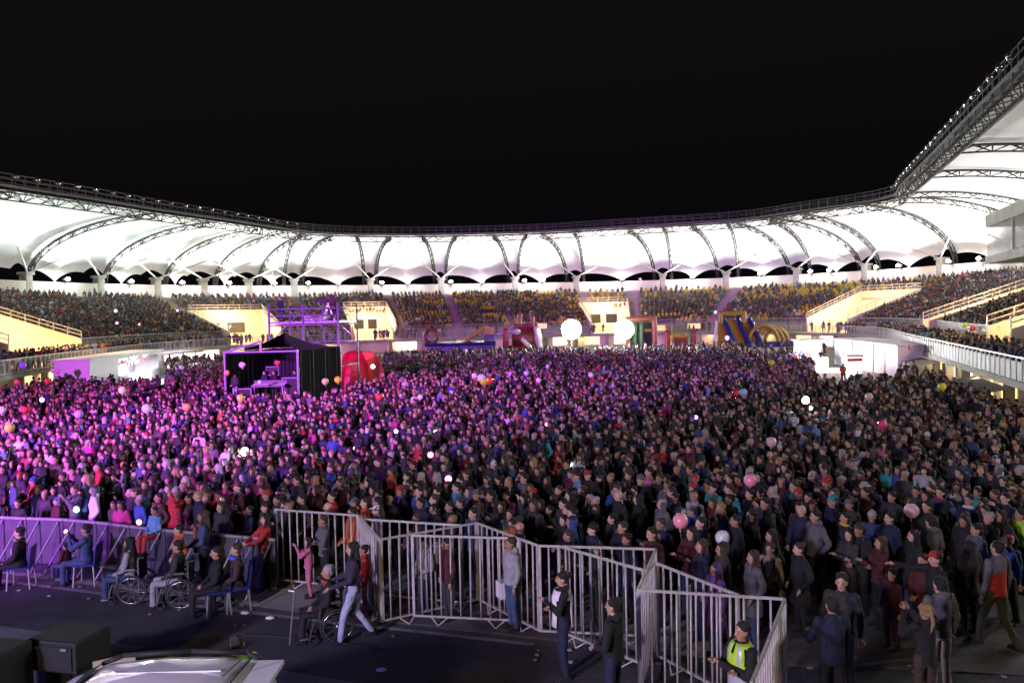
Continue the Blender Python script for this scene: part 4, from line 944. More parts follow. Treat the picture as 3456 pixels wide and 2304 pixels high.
# spots on the white balloon, print on the pink one
sp = [o for o in bpy.data.objects if o.get('label', '').startswith("white balloon with silver")][0]
for k in range(60):
    t = random.uniform(0, 2 * math.pi); zz = random.uniform(-.9, .9); rr = math.sqrt(1 - zz * zz) * 1.0; d = Vector((rr * math.cos(t), rr * math.sin(t), zz)); a = d.orthogonal().normalized(); b = d.cross(a)
    s_ = random.uniform(.03, .06)
    MBx = sp.get('x')
    if k == 0: acc = MB()
    acc.add([d * 1.004 * (0.98 if abs(zz) < .5 else 1.0) + a * s_ * math.cos(q_) + b * s_ * math.sin(q_) + d * .02 for q_ in (0, 1.05, 2.1, 3.14, 4.2, 5.24)], [(0, 1, 2, 3, 4, 5)])
acc.obj("silver_spots", mat("silver_foil", (.30, .30, .32), .25, .8), sp)
print("balloons", round(time.time() - T0, 1))
# ------------------------------------------------------------------ mixing tent, scaffold tower, red inflatable
tent = thing("mixing_tent", "black curtained sound tent with purple lit poles in the middle of the crowd", "tent")
TA, TBp, TCp = Vector((-16.2, 45, 0)), Vector((-12.1, 45, 0)), Vector((-10.7, 49.6, 0)); TD = TA + (TCp - TBp)
Z = lambda p, z: Vector((p.x, p.y, z))
m = MB()
for p in (TA, TBp, TCp, TD): m.bar(Z(p, 0), Z(p, 3.85), .07, 8)
m.obj("poles", M_scaf, tent)
m = MB(); m.path([Z(TA, 3.75), Z(TBp, 3.75)], .06); m.path([Z(TA, 3.75), Z(TA.lerp(TBp, .5), 4.35)], .06); m.bar(Z(TA.lerp(TBp, .5), 3.75), Z(TA.lerp(TBp, .5), 4.35), .06); m.obj("front_beam", M_scaf, tent)
m = MB(); ap = (TA + TBp + TCp + TD) / 4; ap.z = 4.75; n = 8
def curved(a, b, sag, k): return [a.lerp(b, i / k) - Vector((0, 0, sag * math.sin(math.pi * i / k))) for i in range(k + 1)]
for a, b in ((TBp, TCp), (TCp, TD), (TD, TA)):
    A = curved(Z(a, 3.8), Z(b, 3.8), .0, n); rows = []
    for i in range(n + 1): rows.append(curved(A[i], ap, .22, 6))
    for i in range(n):
        for j in range(6): m.quad(rows[i][j], rows[i + 1][j], rows[i + 1][j + 1], rows[i][j + 1])
m.obj("canopy", mat("canopy_black", (.03, .028, .04), .7), tent, True)
m = MB()
def curtain(m, a, b, z0, z1, amp=.06, k=36):
    P_ = []
    d = (b - a).normalized(); nn = Vector((-d.y, d.x, 0))
    for i in range(k + 1): P_.append(a.lerp(b, i / k) + nn * amp * math.sin(i * 1.9))
    for i in range(k): m.quad(Z(P_[i], z0), Z(P_[i + 1], z0), Z(P_[i + 1], z1), Z(P_[i], z1))
curtain(m, TBp, TCp, .3, 3.8); m.obj("side_curtain", M_black, tent)
m = MB(); curtain(m, TD, TD.lerp(TCp, .62), 1.6, 3.75); curtain(m, TA, TD, .5, 3.75); m.obj("back_curtain", M_black, tent)
m = MB(); c = (TA + TBp + TCp + TD) / 4; m.box((c.x, c.y, .45), (4.6, 4.4, .9)); m.obj("platform", M_black, tent)
dk = thing("mixing_desk", "purple lit mixing desk on cases under the black tent", "mixing desk", (-13.9, 45.6, .9))
m = MB(); m.box((0, 0, .9), (1.9, .7, .12)); m.box((0, .28, 1.05), (1.9, .12, .25)); m.obj("console", mat("console_dark", (.05, .045, .06), .5), dk); m = MB()
for x in (-.8, .8): m.bar((x, -.25, 0), (x, -.25, .85), .03).bar((x, .25, 0), (x, .25, .85), .03)
m.obj("stand", M_scaf, dk); m = MB()
for i in range(12):
    for j in range(3): m.box((-.85 + i * .155, -.2 + j * .15, .975), (.05, .05, .03))
m.obj("knobs", M_whitepl, dk)
for x, y, w_, h_, lab in ((-15.3, 45.4, 1.0, .8, "flight case with pale metal edges left of the mixing desk"), (-12.8, 46.2, .9, 1.3, "tall equipment rack right of the mixing desk")):
    t = thing("flight_case", lab, "flight case", (x, y, .9)); m = MB(); m.box((0, 0, h_ / 2), (w_, .6, h_)); m.obj("case", M_blackpl, t); m = MB()
    for zz in (.03, h_ - .02):
        for yy in (-.31, .31): m.bar((-w_ / 2, yy, zz), (w_ / 2, yy, zz), .025)
    for xx in (-w_ / 2, w_ / 2): m.bar((xx, -.31, 0), (xx, -.31, h_), .025)
    m.obj("metal_edges", M_scaf, t)
t = thing("monitor_screen", "small raised monitor frame above the mixing desk", "screen", (-14.0, 46.6, 2.3)); m = MB(); m.box((0, 0, .25), (.7, .06, .5)); m.obj("screen", M_blackpl, t)
m = MB(); m.path([(-.36, -.04, 0), (.36, -.04, 0), (.36, -.04, .5), (-.36, -.04, .5), (-.36, -.04, 0)], .03); m.bar((0, .02, 0), (0, .02, -1.4), .03); m.obj("bezel", M_scaf, t)
for dx, lab, tc in ((-1.6, "technician in dark jacket and pale trousers left of the mixing desk", 'dark grey'), (-.3, "technician in navy standing behind the mixing desk", 'navy'), (.25, "technician in black right behind the mixing desk", 'black'), (1.45, "technician in navy at the right pole of the black tent", 'navy')):
    person(Vector((-14.1 + dx, 46.3 if dx > -1 else 45.1, .9)), (-.5, -.85), lab, None, 'm', 'clasp', 'stand', 'jacket', tc, 'light grey' if dx < -1 else 'black', scale=.98)
# scaffold tower
tow = thing("scaffold_tower", "purple lit scaffold camera tower rising behind the black tent", "scaffold")
def sx(px, Y): return (px - 512) / FPX * Y + .0
Yf, Yb = 52.0, 56.0; fx = [PY(269, 320, Yf).x, PY(303, 320, Yf).x, PY(338, 320, Yf).x]; bx = [PY(290, 320, Yb).x, PY(323.5, 320, Yb).x, PY(357, 320, Yb).x]
for x in fx: MB().bar((x, Yf, 0), (x, Yf, 6.55), .075, 8).obj("upright", M_scaf, tow, True)
for x in bx: MB().bar((x, Yb, 0), (x, Yb, 6.55), .065, 8).obj("upright", M_scaf, tow, True)
m = MB()
for z in (6.2, 5.75, 5.15, 3.95, 2.4):
    m.bar((fx[0], Yf, z), (fx[2], Yf, z), .05, 6)
    m.bar((bx[0], Yb, z), (bx[2], Yb, z), .035, 6)
    for a, b in zip(fx, bx): m.bar((a, Yf, z), (b, Yb, z), .035, 6)
m.obj("ledgers", M_scaf, tow, True)
m = MB(); m.bar((fx[0], Yf, 4.0), (fx[1], Yf, 6.15), .045, 6); m.bar((fx[1], Yf, 6.15), (fx[2], Yf, 4.0), .045, 6); m.bar((bx[0], Yb, 4.0), (bx[1], Yb, 6.1), .035, 6); m.bar((bx[1], Yb, 6.1), (bx[2], Yb, 4.0), .035, 6); m.obj("braces", M_scaf, tow, True)
m = MB(); m.add([(fx[0], Yf, 5.25), (fx[2], Yf, 5.25), (bx[2], Yb, 5.25), (bx[0], Yb, 5.25), (fx[0], Yf, 5.38), (fx[2], Yf, 5.38), (bx[2], Yb, 5.38), (bx[0], Yb, 5.38)], [(0, 3, 2, 1), (4, 5, 6, 7), (0, 1, 5, 4), (1, 2, 6, 5), (2, 3, 7, 6), (3, 0, 4, 7)]); m.obj("deck", M_scaf, tow)
person(Vector((PY(281, 320, 53).x, 53, 5.38)), (-.6, -.8), "operator in navy jacket and cap standing on the scaffold deck at its left", None, 'm', 'clasp', 'stand', 'jacket', 'navy', 'denim blue', hat='cap', hatcol='magenta', scale=.95)
person(Vector((PY(336, 320, 53).x, 53, 5.38)), (-1, -.1), "camera operator in dark red jacket at the right end of the scaffold deck", None, 'm', 'push', 'stride', 'jacket', 'maroon', 'navy', scale=1.0)
t = thing("video_camera", "large black video camera on a tripod on the scaffold deck", "camera", (PY(328, 320, 53).x, 53, 5.38)); m = MB(); m.box((0, 0, 1.35), (1.0, .35, .32)); m.box((-.62, 0, 1.37), (.26, .26, .26)); m.box((.42, 0, 1.6), (.2, .2, .18)); m.obj("camera_body", M_blackpl, t)
m = MB()
for k in range(3): a = k * 2.1; m.bar((0, 0, 1.2), (.45 * math.cos(a), .45 * math.sin(a), 0), .025)
m.obj("tripod", M_grey_metal, t)
o = MB().ell((0, 0, .2), (.9, .5, .22), 14, 8).ell((.5, .1, .28), (.5, .4, .22), 12, 8).obj("cover_sheet", M_whitepl, None, True, (PY(315, 320, 54).x, 54, 5.38)); tag(o, "heap of pale sheeting lying on the scaffold deck", "sheet")
# red inflatable tent
M_red = mat("red_inflatable", (.42, .004, .035), .45); M_redp = mat("red_inflatable_tunnel", (.75, .12, .10), .45)
rt_ = thing("inflatable_tent", "bright red inflatable dome tent with a tunnel entrance behind the black tent", "inflatable", (PY(357, 350, 60).x - .1, 60, 0))
m = MB(); n = 20; v = []; f = []
for i in range(9):
    p_ = math.pi / 2 * i / 8
    for k in range(n): t_ = 2 * math.pi * k / n; rr = 1.9 * math.cos(p_) ** .8 * (1 + .03 * math.cos(6 * t_)); v.append((rr * math.cos(t_), rr * math.sin(t_), 3.1 * math.sin(p_)))
for i in range(8):
    for k in range(n): f.append((i * n + k, i * n + (k + 1) % n, (i + 1) * n + (k + 1) % n, (i + 1) * n + k))
m.add(v, f); m.obj("dome", M_red, rt_, True)
m = MB(); v = []; f = []; n = 14
for j, (dx, sc_) in enumerate(((.5, 1.05), (.9, 1.12), (1.6, 1.1), (2.2, 1.0), (2.2, .72), (1.2, .70))):
    for k in range(n + 1): a = math.pi * k / n; v.append((dx, -1.35 * sc_ * math.cos(a), 2.75 * sc_ * math.sin(a) ** .8))
for j in range(5):
    for k in range(n): f.append((j * (n + 1) + k, j * (n + 1) + k + 1, (j + 1) * (n + 1) + k + 1, (j + 1) * (n + 1) + k))
m.add([(x * .8 - y * .6 * 1, x * -.6 + y * .8, z) for x, y, z in v], f); m.obj("tunnel", M_redp, rt_, True)
spot("dome_fill_light", (PY(345, 350, 55).x, 55.5, 5), (PY(352, 350, 60).x, 60, 1.5), 700, (1, .35, .5), 60)  # added unseen spot, brightens the dome and tints it pink
def glow(name, px, py, D, r, col, lab, cat, st=25, pw=0):
    P = PY(px, py, D); t = thing(name, lab, cat, P); MB().box((0, .02, 0), (r * 1.5, .03, r * 2.2)).obj("casing", M_blackpl, t)
    mm_ = mat("glow_%d_%d" % (px, py), (1, 1, 1), .4, emit=col, es=st); MB().ell((0, -.03, 0), (r, .03, r), 10, 6).obj("light", mm_, t)
    if pw: point("hand_light", P + Vector((0, -.3, 0)), pw, col, .1)
glow("work_lamp", 373, 366, 56, .13, (.85, .85, 1), "round white lamp glowing at the mouth of the red inflatable tent", "lamp", 30, 60)
# hand held lights; torch discs oversized in place of their glare
glow("phone", *fu(1850, 918), 31, .14, (.95, .92, 1), "phone held up with its white torch on in the right crowd", "phone", 60, 40)
glow("phone", *fu(1862, 936), 30, .06, (.8, .75, 1), "smaller phone light just below the bright right crowd torch", "phone", 30)
glow("phone", *fu(563, 1036), 25, .13, (.85, 1, .95), "phone held up with its white torch on in the left crowd", "phone", 60, 40)
for x, y, D, r, col, lab in ((910, 989, 28, .07, (.6, .6, 1), "small blue white toy light left of the middle of the crowd"), (1030, 1098, 21, .09, (1, .15, .9), "magenta glowing glasses in the middle of the crowd"), (989, 1043, 24, .09, (.9, .1, .8), "magenta and blue glowing toy above the magenta glasses"),
    (1000, 990, 28, .06, (.2, .8, 1), "cyan toy light right of the small blue white one"), (1256, 973, 30, .07, (1, .15, .2), "red glowing toy in the middle of the crowd"), (1598, 957, 32, .08, (.4, .15, 1), "violet toy light held by a child on shoulders"), (1312, 1066, 23, .07, (.5, 1, .9), "mint toy light left of the bright red balloon"),
    (1712, 992, 28, .07, (.15, .15, 1), "deep blue toy light in the right crowd"), (765, 1097, 22, .07, (1, .3, .9), "pink toy light in the left middle crowd"), (816, 1028, 26, .06, (.8, .3, 1), "lilac toy light in the left middle crowd"), (177, 1168, 17.8, .07, (.1, 1, .5), "green glowing toy at the grey barrier"),
    (640, 1131, 20, .06, (1, .2, .9), "magenta light near the white hat behind the barrier"), (153, 1218, 17, .035, (1, 1, .8), "small lit phone screen in the hands of the woman in denim"), (470, 1200, 17, .05, (1, .1, .05), "red toy light held on top of the barrier"), (503, 1143, 19, .05, (.9, .85, 1), "lit white phone screen held up behind the barrier"),
    (321, 1197, 16.4, .06, (1, .1, .08), "red flashing toy held by the child on the barrier"), (97, 917, 40, .11, (.9, .95, 1), "white light in the far left purple crowd"), (207, 1000, 30, .10, (.8, 1, 1), "white phone light left in the purple crowd"), (1505, 823, 75, .25, (.5, .3, 1), "blue white light under the right search lamp"), (1670, 775, 92, .25, (.3, .1, 1), "violet light before the castle inflatable")):
    glow("toy_light" if 'phone' not in lab else "phone", x / 2.2969, y / 2.2969, D, r, col, lab, "toy light" if 'phone' not in lab else "phone", 8)
for x, y, D, r, col, lab in ((266, 713, 95, .16, (1, 1, 1), "white torch light high in the left stand"), (269, 741, 92, .14, (.9, .2, 1), "magenta light in the left stand above the booth"), (320, 744, 95, .12, (1, .1, .1), "red light in the left stand right of the magenta one"), (408, 712, 100, .14, (.3, .2, 1), "violet light high in the left stand"),
    (2240, 726, 70, .14, (1, .1, .1), "red band light low in the right stand"), (2253, 716, 72, .12, (.2, .1, 1), "violet light low in the right stand"), (2330, 690, 70, .13, (.3, .3, 1), "blue white light high in the right stand"), (2215, 685, 90, .13, (1, .1, .15), "red light high in the right stand"), (1643, 716, 128, .2, (1, .2, .8), "pink light in the far stand near its middle")):
    glow("toy_light", x / 2.2969, y / 2.2969, D, r, col, lab, "toy light", 8)
print("tents", round(time.time() - T0, 1))
# ------------------------------------------------------------------ booths, stalls, search lamps, inflatables
bo1 = thing("market_booth", "long white walled shed booth at the right side of the crowd", "booth")
A = Vector((31.3, 77.6, 0)); B = Vector((29.9, 62, 0)); d_ = (B - A).normalized(); nR = Vector((-d_.y, d_.x, 0))
if nR.x < 0: nR = -nR
m = MB(); c = (A + B) / 2 + nR * 1.5; m.box((c.x, c.y, 1.2), (3.0, (B - A).length, 2.4), math.atan2(d_.y, d_.x) - math.pi / 2); m.obj("walls", M_whitepl, bo1)
m = MB(); m.box((c.x, c.y, 2.47), (3.3, (B - A).length + .3, .10), math.atan2(d_.y, d_.x) - math.pi / 2); m.obj("roof", M_whitepl, bo1)
m = MB()
for k in range(1, 6): p = A.lerp(B, k / 6) - nR * .03; m.bar(Z(p, 0), Z(p, 2.4), .03)
m.obj("seams", M_grey_metal, bo1)
kp = PY(828, 350, 73); ki = thing("lit_counter", "bright lit open counter at the left end of the long white shed", "booth", (kp.x - 1.5, 73, 0))
m = MB(); m.box((0, 0, .5), (2.6, 1.2, 1.0)); m.box((0, .9, 1.3), (2.6, .1, 2.6)); m.box((0, .2, 2.6), (2.9, 2.2, .1)); m.obj("walls", M_whitepl, ki); m = MB().box((0, -.1, 2.45), (2.3, .3, .12)).obj("tube_lamp", mat("tube_pinkwhite", (1, 1, 1), .4, emit=(1, .82, .85), es=30), ki)
area("counter_lamp", (kp.x - 1.5, 71.2, 2.6), (0, -.5, -1), 1300, (1, .78, .8), 2, .5)
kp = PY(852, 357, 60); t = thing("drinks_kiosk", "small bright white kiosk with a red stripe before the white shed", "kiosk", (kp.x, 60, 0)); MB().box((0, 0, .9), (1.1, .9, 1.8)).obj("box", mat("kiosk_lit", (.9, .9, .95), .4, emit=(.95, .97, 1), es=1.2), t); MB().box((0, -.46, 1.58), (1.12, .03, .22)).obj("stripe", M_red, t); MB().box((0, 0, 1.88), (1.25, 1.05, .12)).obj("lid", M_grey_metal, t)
area("kiosk_lamp", (kp.x, 59, 1.9), (0, -1, -.2), 250, (.95, .97, 1), 1, .4)
A = PY(89, 366, 62); B = PY(161, 362, 80); A.z = 0; B.z = 0; d_ = (B - A).normalized(); nL = Vector((-d_.y, d_.x, 0)); rzb = math.atan2(d_.y, d_.x); L = (B - A).length
t = thing("market_booth", "white food booth with a blazing open front at the left side of the crowd", "booth", A, rzb)
m = MB(); m.box((L / 2, 2.5, 1.35), (L, .1, 2.7)); m.box((L * .17, 0, 1.35), (L * .34, .1, 2.7)); m.box((L * .97, 0, 1.35), (L * .06, .1, 2.7)); m.box((0, 1.25, 1.35), (.1, 2.5, 2.7)); m.box((L, 1.25, 1.35), (.1, 2.5, 2.7)); m.box((L * .64, 0, .5), (L * .6, .3, 1.0)); m.box((L * .64, 0, 2.55), (L * .6, .12, .3)); m.obj("walls", M_whitepl, t)
MB().box((L / 2, 1.25, 2.75), (L + .4, 3.0, .12)).obj("roof", M_whitepl, t); m = MB()
for k in range(4): m.box((L * (.40 + .15 * k), .8, 2.3), (1.6, .12, .1))
m.obj("tube_lamps", mat("tube_white", (1, 1, 1), .4, emit=(.92, .9, 1), es=35), t)
m = MB(); rngc = random.Random(3)
for k in range(14): m.box((L * (.38 + .04 * k), .6, 2.0 + rngc.uniform(-.2, .2)), (.25, .2, .3))
m.obj("hanging_goods", mat("goods", (.5, .2, .25), .7, nscale=3, namt=.6), t)
cc_ = A.lerp(B, .65) + nL * 1.0; area("booth_lamp", Z(cc_, 2.2), (0, 0, -1), 3500, (.95, .92, 1), 6, 1.2)
cc_ = A.lerp(B, .65) - nL * .6; area("booth_lamp", Z(cc_, 2.6), Vector((nL.x * -1, nL.y * -1, -.8)), 500, (.95, .9, 1), 6, .5)
for px, w_, es, colr, lab in ((171, 3.2, 22, (1, .85, 1), "white lit stall opening just right of the left booth"), (186, 3.4, 22, (.9, .85, 1), "violet white lit stall opening second right of the left booth"), (200, 2.4, 6, (1, .85, .6), "cream lit stall opening left of the black tent")):
    s_ = s_at_px(px, -.6, 1.2); P = FP(s_, -.8, 0); t = thing("stall_opening", lab, "stall", P, FA(s_)); MB().box((0, .4, .7), (w_, .1, 1.4)).obj("backboard", M_whitepl, t)
    m = MB(); m.box((0, 0, .35), (w_, .5, .7)); m.obj("counter", M_whitepl, t); MB().box((0, .2, 1.35), (w_ * .95, .12, .16)).obj("tube_lamp", mat("stall_tube_%d" % px, (1, 1, 1), .4, emit=colr, es=es), t)
    area("stall_lamp", Z(P, 1.3) - Vector((FN[int(s_)][0], FN[int(s_)][1], 0)) * .2, (0, 0, -1), 120, colr, 2, .4)
# awnings over the right arcade
for px0, px1, lab in ((905, 938, "grey awning over the lit shops at the far end of the right arcade"), (975, 1012, "large grey awning over the lit shops near the right edge")):
    sa = s_at_px(px0, 0, 1.5); sb = s_at_px(px1, 0, 1.5); t = thing("awning", lab, "awning"); m = MB(); n = 8
    for i in range(n):
        u_, v_ = sa + (sb - sa) * i / n, sa + (sb - sa) * (i + 1) / n
        m.quad(FP(u_, -.02, 1.52), FP(v_, -.02, 1.52), FP(v_, -1.5, 1.22), FP(u_, -1.5, 1.22)); m.quad(FP(u_, -1.5, 1.22), FP(v_, -1.5, 1.22), FP(v_, -1.52, .80), FP(u_, -1.52, .80))
    m.obj("cover", mat("awning_cloth", (.26, .25, .24), .8), t); m = MB()
    for i in range(0, n + 1, 2): u_ = sa + (sb - sa) * i / n; m.bar(FP(u_, -1.5, 0), FP(u_, -1.5, 1.2), .04)
    m.obj("frame", M_grey_metal, t)
def search(px, py, D, lab):
    P = PY(px, py, D); t = thing("search_light", lab, "search light", (P.x, P.y, 0)); MB().bar((0, .3, 0), (0, .3, P.z - .6), .09, 8).obj("mast", M_grey_metal, t)
    m = MB(); m.bar((0, .12, P.z), (0, .4, P.z), 1.3, 32); m.obj("lamp_frame", M_dark_metal, t)
    MB().bar((0, .0, P.z), (0, .1, P.z), 1.2, 32).obj("lamp_lens", M_lampg, t, True)  # disc made far wider than a lens to stand in for the glare
    area("search_lamp", (P.x, P.y - .6, P.z), (0, -1, -.12), 3800, (.95, 1, .97), 2.0, 1.6, 160)
    area("search_lamp", (P.x, P.y + .9, P.z), (0, 1, .2), 150, (.95, 1, .97), 2.6, 1.6, 160)
search(571.5, 329, 101, "blazing white search light on a mast, left one of the far pair")
search(624, 329, 101, "blazing white search light on a mast, right one of the far pair")
def infl(name): return mat(name, {"inf_blue": (.012, .025, .13), "inf_yellow": (.28, .20, .02), "inf_red": (.22, .015, .015), "inf_green": (.08, .15, .06), "inf_orange": (.30, .13, .05), "inf_maroon": (.16, .03, .03), "inf_cream": (.60, .55, .50), "inf_grey": (.30, .30, .36)}[name], .4, bump=.2, bscale=2)
YI = 103.0
def X_(px, Y=YI): return PY(px, 320, Y).x
t = thing("bouncy_slide", "blue inflatable base with a small yellow and red slide at the far left middle", "inflatable", (X_(461), YI, 0))
MB().loft([[(-4.6, y, z) for y, z in ((-1.2, 1.6), (1.2, 1.6), (1.4, 2.0), (0, 2.15), (-1.4, 2.0))], [(4.4, y, z) for y, z in ((-1.2, 1.6), (1.2, 1.6), (1.4, 2.0), (0, 2.15), (-1.4, 2.0))]]).obj("base", infl("inf_blue"), t)
MB().box((0, 0, .8), (8.8, 2.2, 1.55)).obj("skirt", infl("inf_blue"), t); MB().caps((.6, -.6, 2.2), (3.0, -.6, 4.0), .28, .28).caps((.6, .8, 2.2), (3.0, .8, 4.0), .28, .28).obj("slide_rails", infl("inf_yellow"), t, True)
MB().add([(.6, -.5, 2.1), (3.0, -.5, 3.8), (3.0, .8, 3.8), (.6, .8, 2.1)], [(0, 1, 2, 3)]).obj("slide_bed", infl("inf_red"), t); MB().box((3.6, 0, 3.4), (1.3, 1.5, 1.0)).obj("slide_top", infl("inf_yellow"), t); MB().box((3.6, 0, 2.6), (1.3, 1.5, .7)).obj("slide_foot", infl("inf_blue"), t); MB().torus((-3.9, 0, 2.9), .9, .25, (.4, 1, 0), 20, 8).obj("arch_ring", infl("inf_maroon"), t, True)
t = thing("bouncy_ship", "dark red inflatable pirate ship style slide with two chimneys and pale front", "inflatable", (X_(520), YI, 0))
MB().caps((-1.9, -.5, .8), (-1.9, -.5, 3.4), .42, .36).caps((-1.7, -.6, 1.1), (1.0, -.6, 1.1), .45, .45).obj("frame_tubes", infl("inf_red"), t, True); MB().box((.6, .4, 2.4), (3.4, 1.6, 2.6)).caps((-.6, .4, 3.9), (2.0, .4, 3.9), .35, .35).obj("cabin", infl("inf_maroon"), t, True)
MB().caps((2.5, -.4, 1.2), (2.1, -.4, 3.6), .40, .42).ell((2.3, -.3, 2.4), (.5, .4, 1.3)).caps((1.4, -.9, 1.0), (.3, -.9, 2.2), .34, .28).obj("pale_front", infl("inf_cream"), t, True)
for x, z in ((.0, 5.4), (1.6, 5.1)): MB().caps((x, .2, 4.0), (x, .2, z), .26, .30).bar((x, .2, z), (x, .2, z + .8), .05).obj("chimney", infl("inf_maroon"), t, True)
MB().caps((-2.8, -.4, 3.0), (-1.0, -.4, 3.4), .3, .35).ell((-.6, -.5, 3.3), (.7, .5, .45)).obj("figure_head", infl("inf_grey"), t, True)
t = thing("bouncy_arch", "orange and green inflatable arch right of the right search light", "inflatable", (X_(644), YI + 1.5, 0))
MB().caps((-1.9, 0, .4), (-1.9, 0, 4.3), .36, .36).caps((1.6, 0, .4), (1.6, 0, 4.3), .36, .36).caps((-1.9, 0, 4.5), (1.6, 0, 4.6), .36, .36).obj("arch_tubes", infl("inf_orange"), t, True); MB().caps((-.9, .1, .4), (-.9, .1, 3.8), .3, .3).caps((-.1, .1, .4), (-.1, .1, 3.8), .3, .3).box((0, .5, 2.2), (3.0, .2, 3.6)).obj("green_wall", infl("inf_green"), t, True); MB().box((.8, .3, 1.8), (.9, .2, 2.8)).obj("dark_mouth", M_black, t); MB().box((.8, .15, 3.0), (.95, .2, .35)).obj("yellow_band", infl("inf_yellow"), t)
t = thing("bouncy_castle", "red and yellow inflatable castle with pointed corner towers in the far distance", "inflatable", (X_(680), YI, 0))
for x, mt in ((-1.7, "inf_red"), (-1.1, "inf_yellow"), (1.2, "inf_green"), (1.75, "inf_red")):
    MB().caps((x, 0, .4), (x, 0, 2.7), .30, .28).bar((x, 0, 2.7), (x, 0, 3.75), .32, 10, .03).obj("tower", infl(mt), t, True)
MB().caps((-1.5, .1, 2.2), (1.5, .1, 2.2), .34, .34).obj("yellow_wall", infl("inf_yellow"), t, True); MB().box((0, .2, 1.0), (3.4, .3, 2.0)).obj("lower_wall", infl("inf_maroon"), t)
t = thing("inflatable_slide", "tall blue and yellow inflatable slide with arched tunnel at the far right", "inflatable", (X_(735), YI - 1, 0))
MB().caps((-2.1, 0, 3.9), (-2.1, 0, 4.9), .3, .3).caps((.9, 0, 3.9), (.9, 0, 4.9), .3, .3).caps((-2.1, 0, 5.0), (.9, 0, 5.0), .3, .3).obj("top_arch", infl("inf_yellow"), t, True)
for x in (-1.6, .2, 1.7): MB().caps((x, .5, 4.2), (x + .9, -1.6, 1.0), .30, .36).obj("blue_tube", infl("inf_blue"), t, True)
MB().caps((-2.6, .0, 4.0), (-3.4, -1.6, .8), .18, .22).obj("white_tube", infl("inf_cream"), t, True); MB().add([(-2.2, .7, 4.1), (1.6, .7, 4.1), (2.6, -1.5, .8), (-2.9, -1.5, .8)], [(0, 1, 2, 3)]).obj("slide_bed", infl("inf_yellow"), t)
for dx, r_ in ((3.0, 1.9), (3.9, 1.7), (4.8, 1.5)):
    m = MB(); P_ = [(dx + r_ * math.cos(a), -1.0 + (dx - 3) * .3, 1.2 + 1.45 * r_ * math.sin(a) * .8) for a in np.linspace(0, math.pi, 13)]
    for a, b in zip(P_[:-1], P_[1:]): m.caps(a, b, .26, .26, 8)
    m.obj("tunnel_arch", infl("inf_yellow"), t, True)
MB().box((4.2, -1.2, 1.0), (4.4, 1.6, .7)).obj("tunnel_side", infl("inf_blue"), t)
for px, y_, D_, w_, h_, lab in ((542, 325.5, 124, 1.5, .8, "small lit yellow banner on the far railing left of the search lights"), (661, 327.5, 124, 1.3, .9, "small lit white banner on the far railing above the castle's left"), (694, 325.5, 124, 2.0, .8, "small lit yellow banner on the far railing above the castle")):
    P = PY(px, y_, D_); o = MB().box((0, 0, 0), (w_, .05, h_)).obj("railing_banner", mat("banner_cream", (.85, .72, .4), .6, emit=(1, .75, .35), es=.6), None, False, P); tag(o, lab, "banner")
# ------------------------------------------------------------------ white car, black cases
RB = PZ(278, 656, 1.62)
car = thing("parked_car", "white parked car with black roof rails, only its roof inside the bottom edge", "car", (RB.x, RB.y - .72, 0))
# profile along x: 0 = rear, negative = front
prof = [(0.02, .35), (0.06, .75), (.02, 1.02), (-.10, 1.45), (-.22, 1.58), (-.7, 1.63), (-1.3, 1.64), (-1.95, 1.58), (-2.35, 1.44), (-3.05, 1.02), (-3.75, .93), (-4.15, .72), (-4.25, .4)]
def halfw(z): return .88 - max(0, z - .95) * .22
v = []; f = []; nn = len(prof)
secs = []
for x, z in prof:
    hw = halfw(z); secs.append([(x, -hw, z), (x, -hw * .82, z + .03), (x, 0, z + .05), (x, hw * .82, z + .03), (x, hw, z)])
for s_ in secs: v += s_
for i in range(nn - 1):
    for k in range(4): f.append((i * 5 + k, i * 5 + k + 1, (i + 1) * 5 + k + 1, (i + 1) * 5 + k))
b0 = len(v)
for x, z in prof: v.append((x, -.88, .30)); v.append((x, .88, .30))
for i in range(nn - 1):
    f.append((i * 5, (i + 1) * 5, b0 + 2 * (i + 1), b0 + 2 * i)); f.append((i * 5 + 4, b0 + 2 * i + 1, b0 + 2 * (i + 1) + 1, (i + 1) * 5 + 4))
M_carp = mat("car_paint", (.70, .70, .74), .25, coat=.8)
me = bpy.data.meshes.new("body"); me.from_pydata(v, [], f); me.materials.append(M_carp); me.shade_smooth(); link("body", me, car)
m = MB(); m.add([(-2.02, -.66, 1.63), (-2.02, .66, 1.63), (-3.0, .78, 1.09), (-3.0, -.78, 1.09)], [(0, 1, 2, 3)]); m.obj("windscreen", M_glass, car)
for sg in (-1, 1):
    m = MB(); m.add([(-.35, sg * .80, 1.48), (-2.1, sg * .80, 1.46), (-2.85, sg * .895, 1.06), (-.1, sg * .895, 1.02)], [(0, 1, 2, 3)]); m.obj("side_window", M_glass, car)
    m = MB(); m.path([(-.15, sg * .68, 1.60), (-.35, sg * .69, 1.69), (-1.0, sg * .69, 1.725), (-1.8, sg * .69, 1.69), (-2.05, sg * .68, 1.60)], .028, 6); m.obj("roof_rail", M_blackpl, car, True)
m = MB(); m.path([(-.30, y, 1.664 - abs(y) * .05) for y in np.linspace(-.66, .66, 9)], .008, 4); m.obj("seam", M_blackpl, car)
m = MB(); m.box((-.05, 0, 1.60), (.30, 1.25, .05)); m.obj("spoiler", M_carp, car)
for i_ in (-.25, .25): MB().bar((-.5, i_, 1.678), (-1.85, i_, 1.672), .01).obj("roof_rib", M_carp, car)
MB().bar((-.42, .1, 1.69), (-.22, .1, 1.86), .008).obj("aerial", M_blackpl, car)
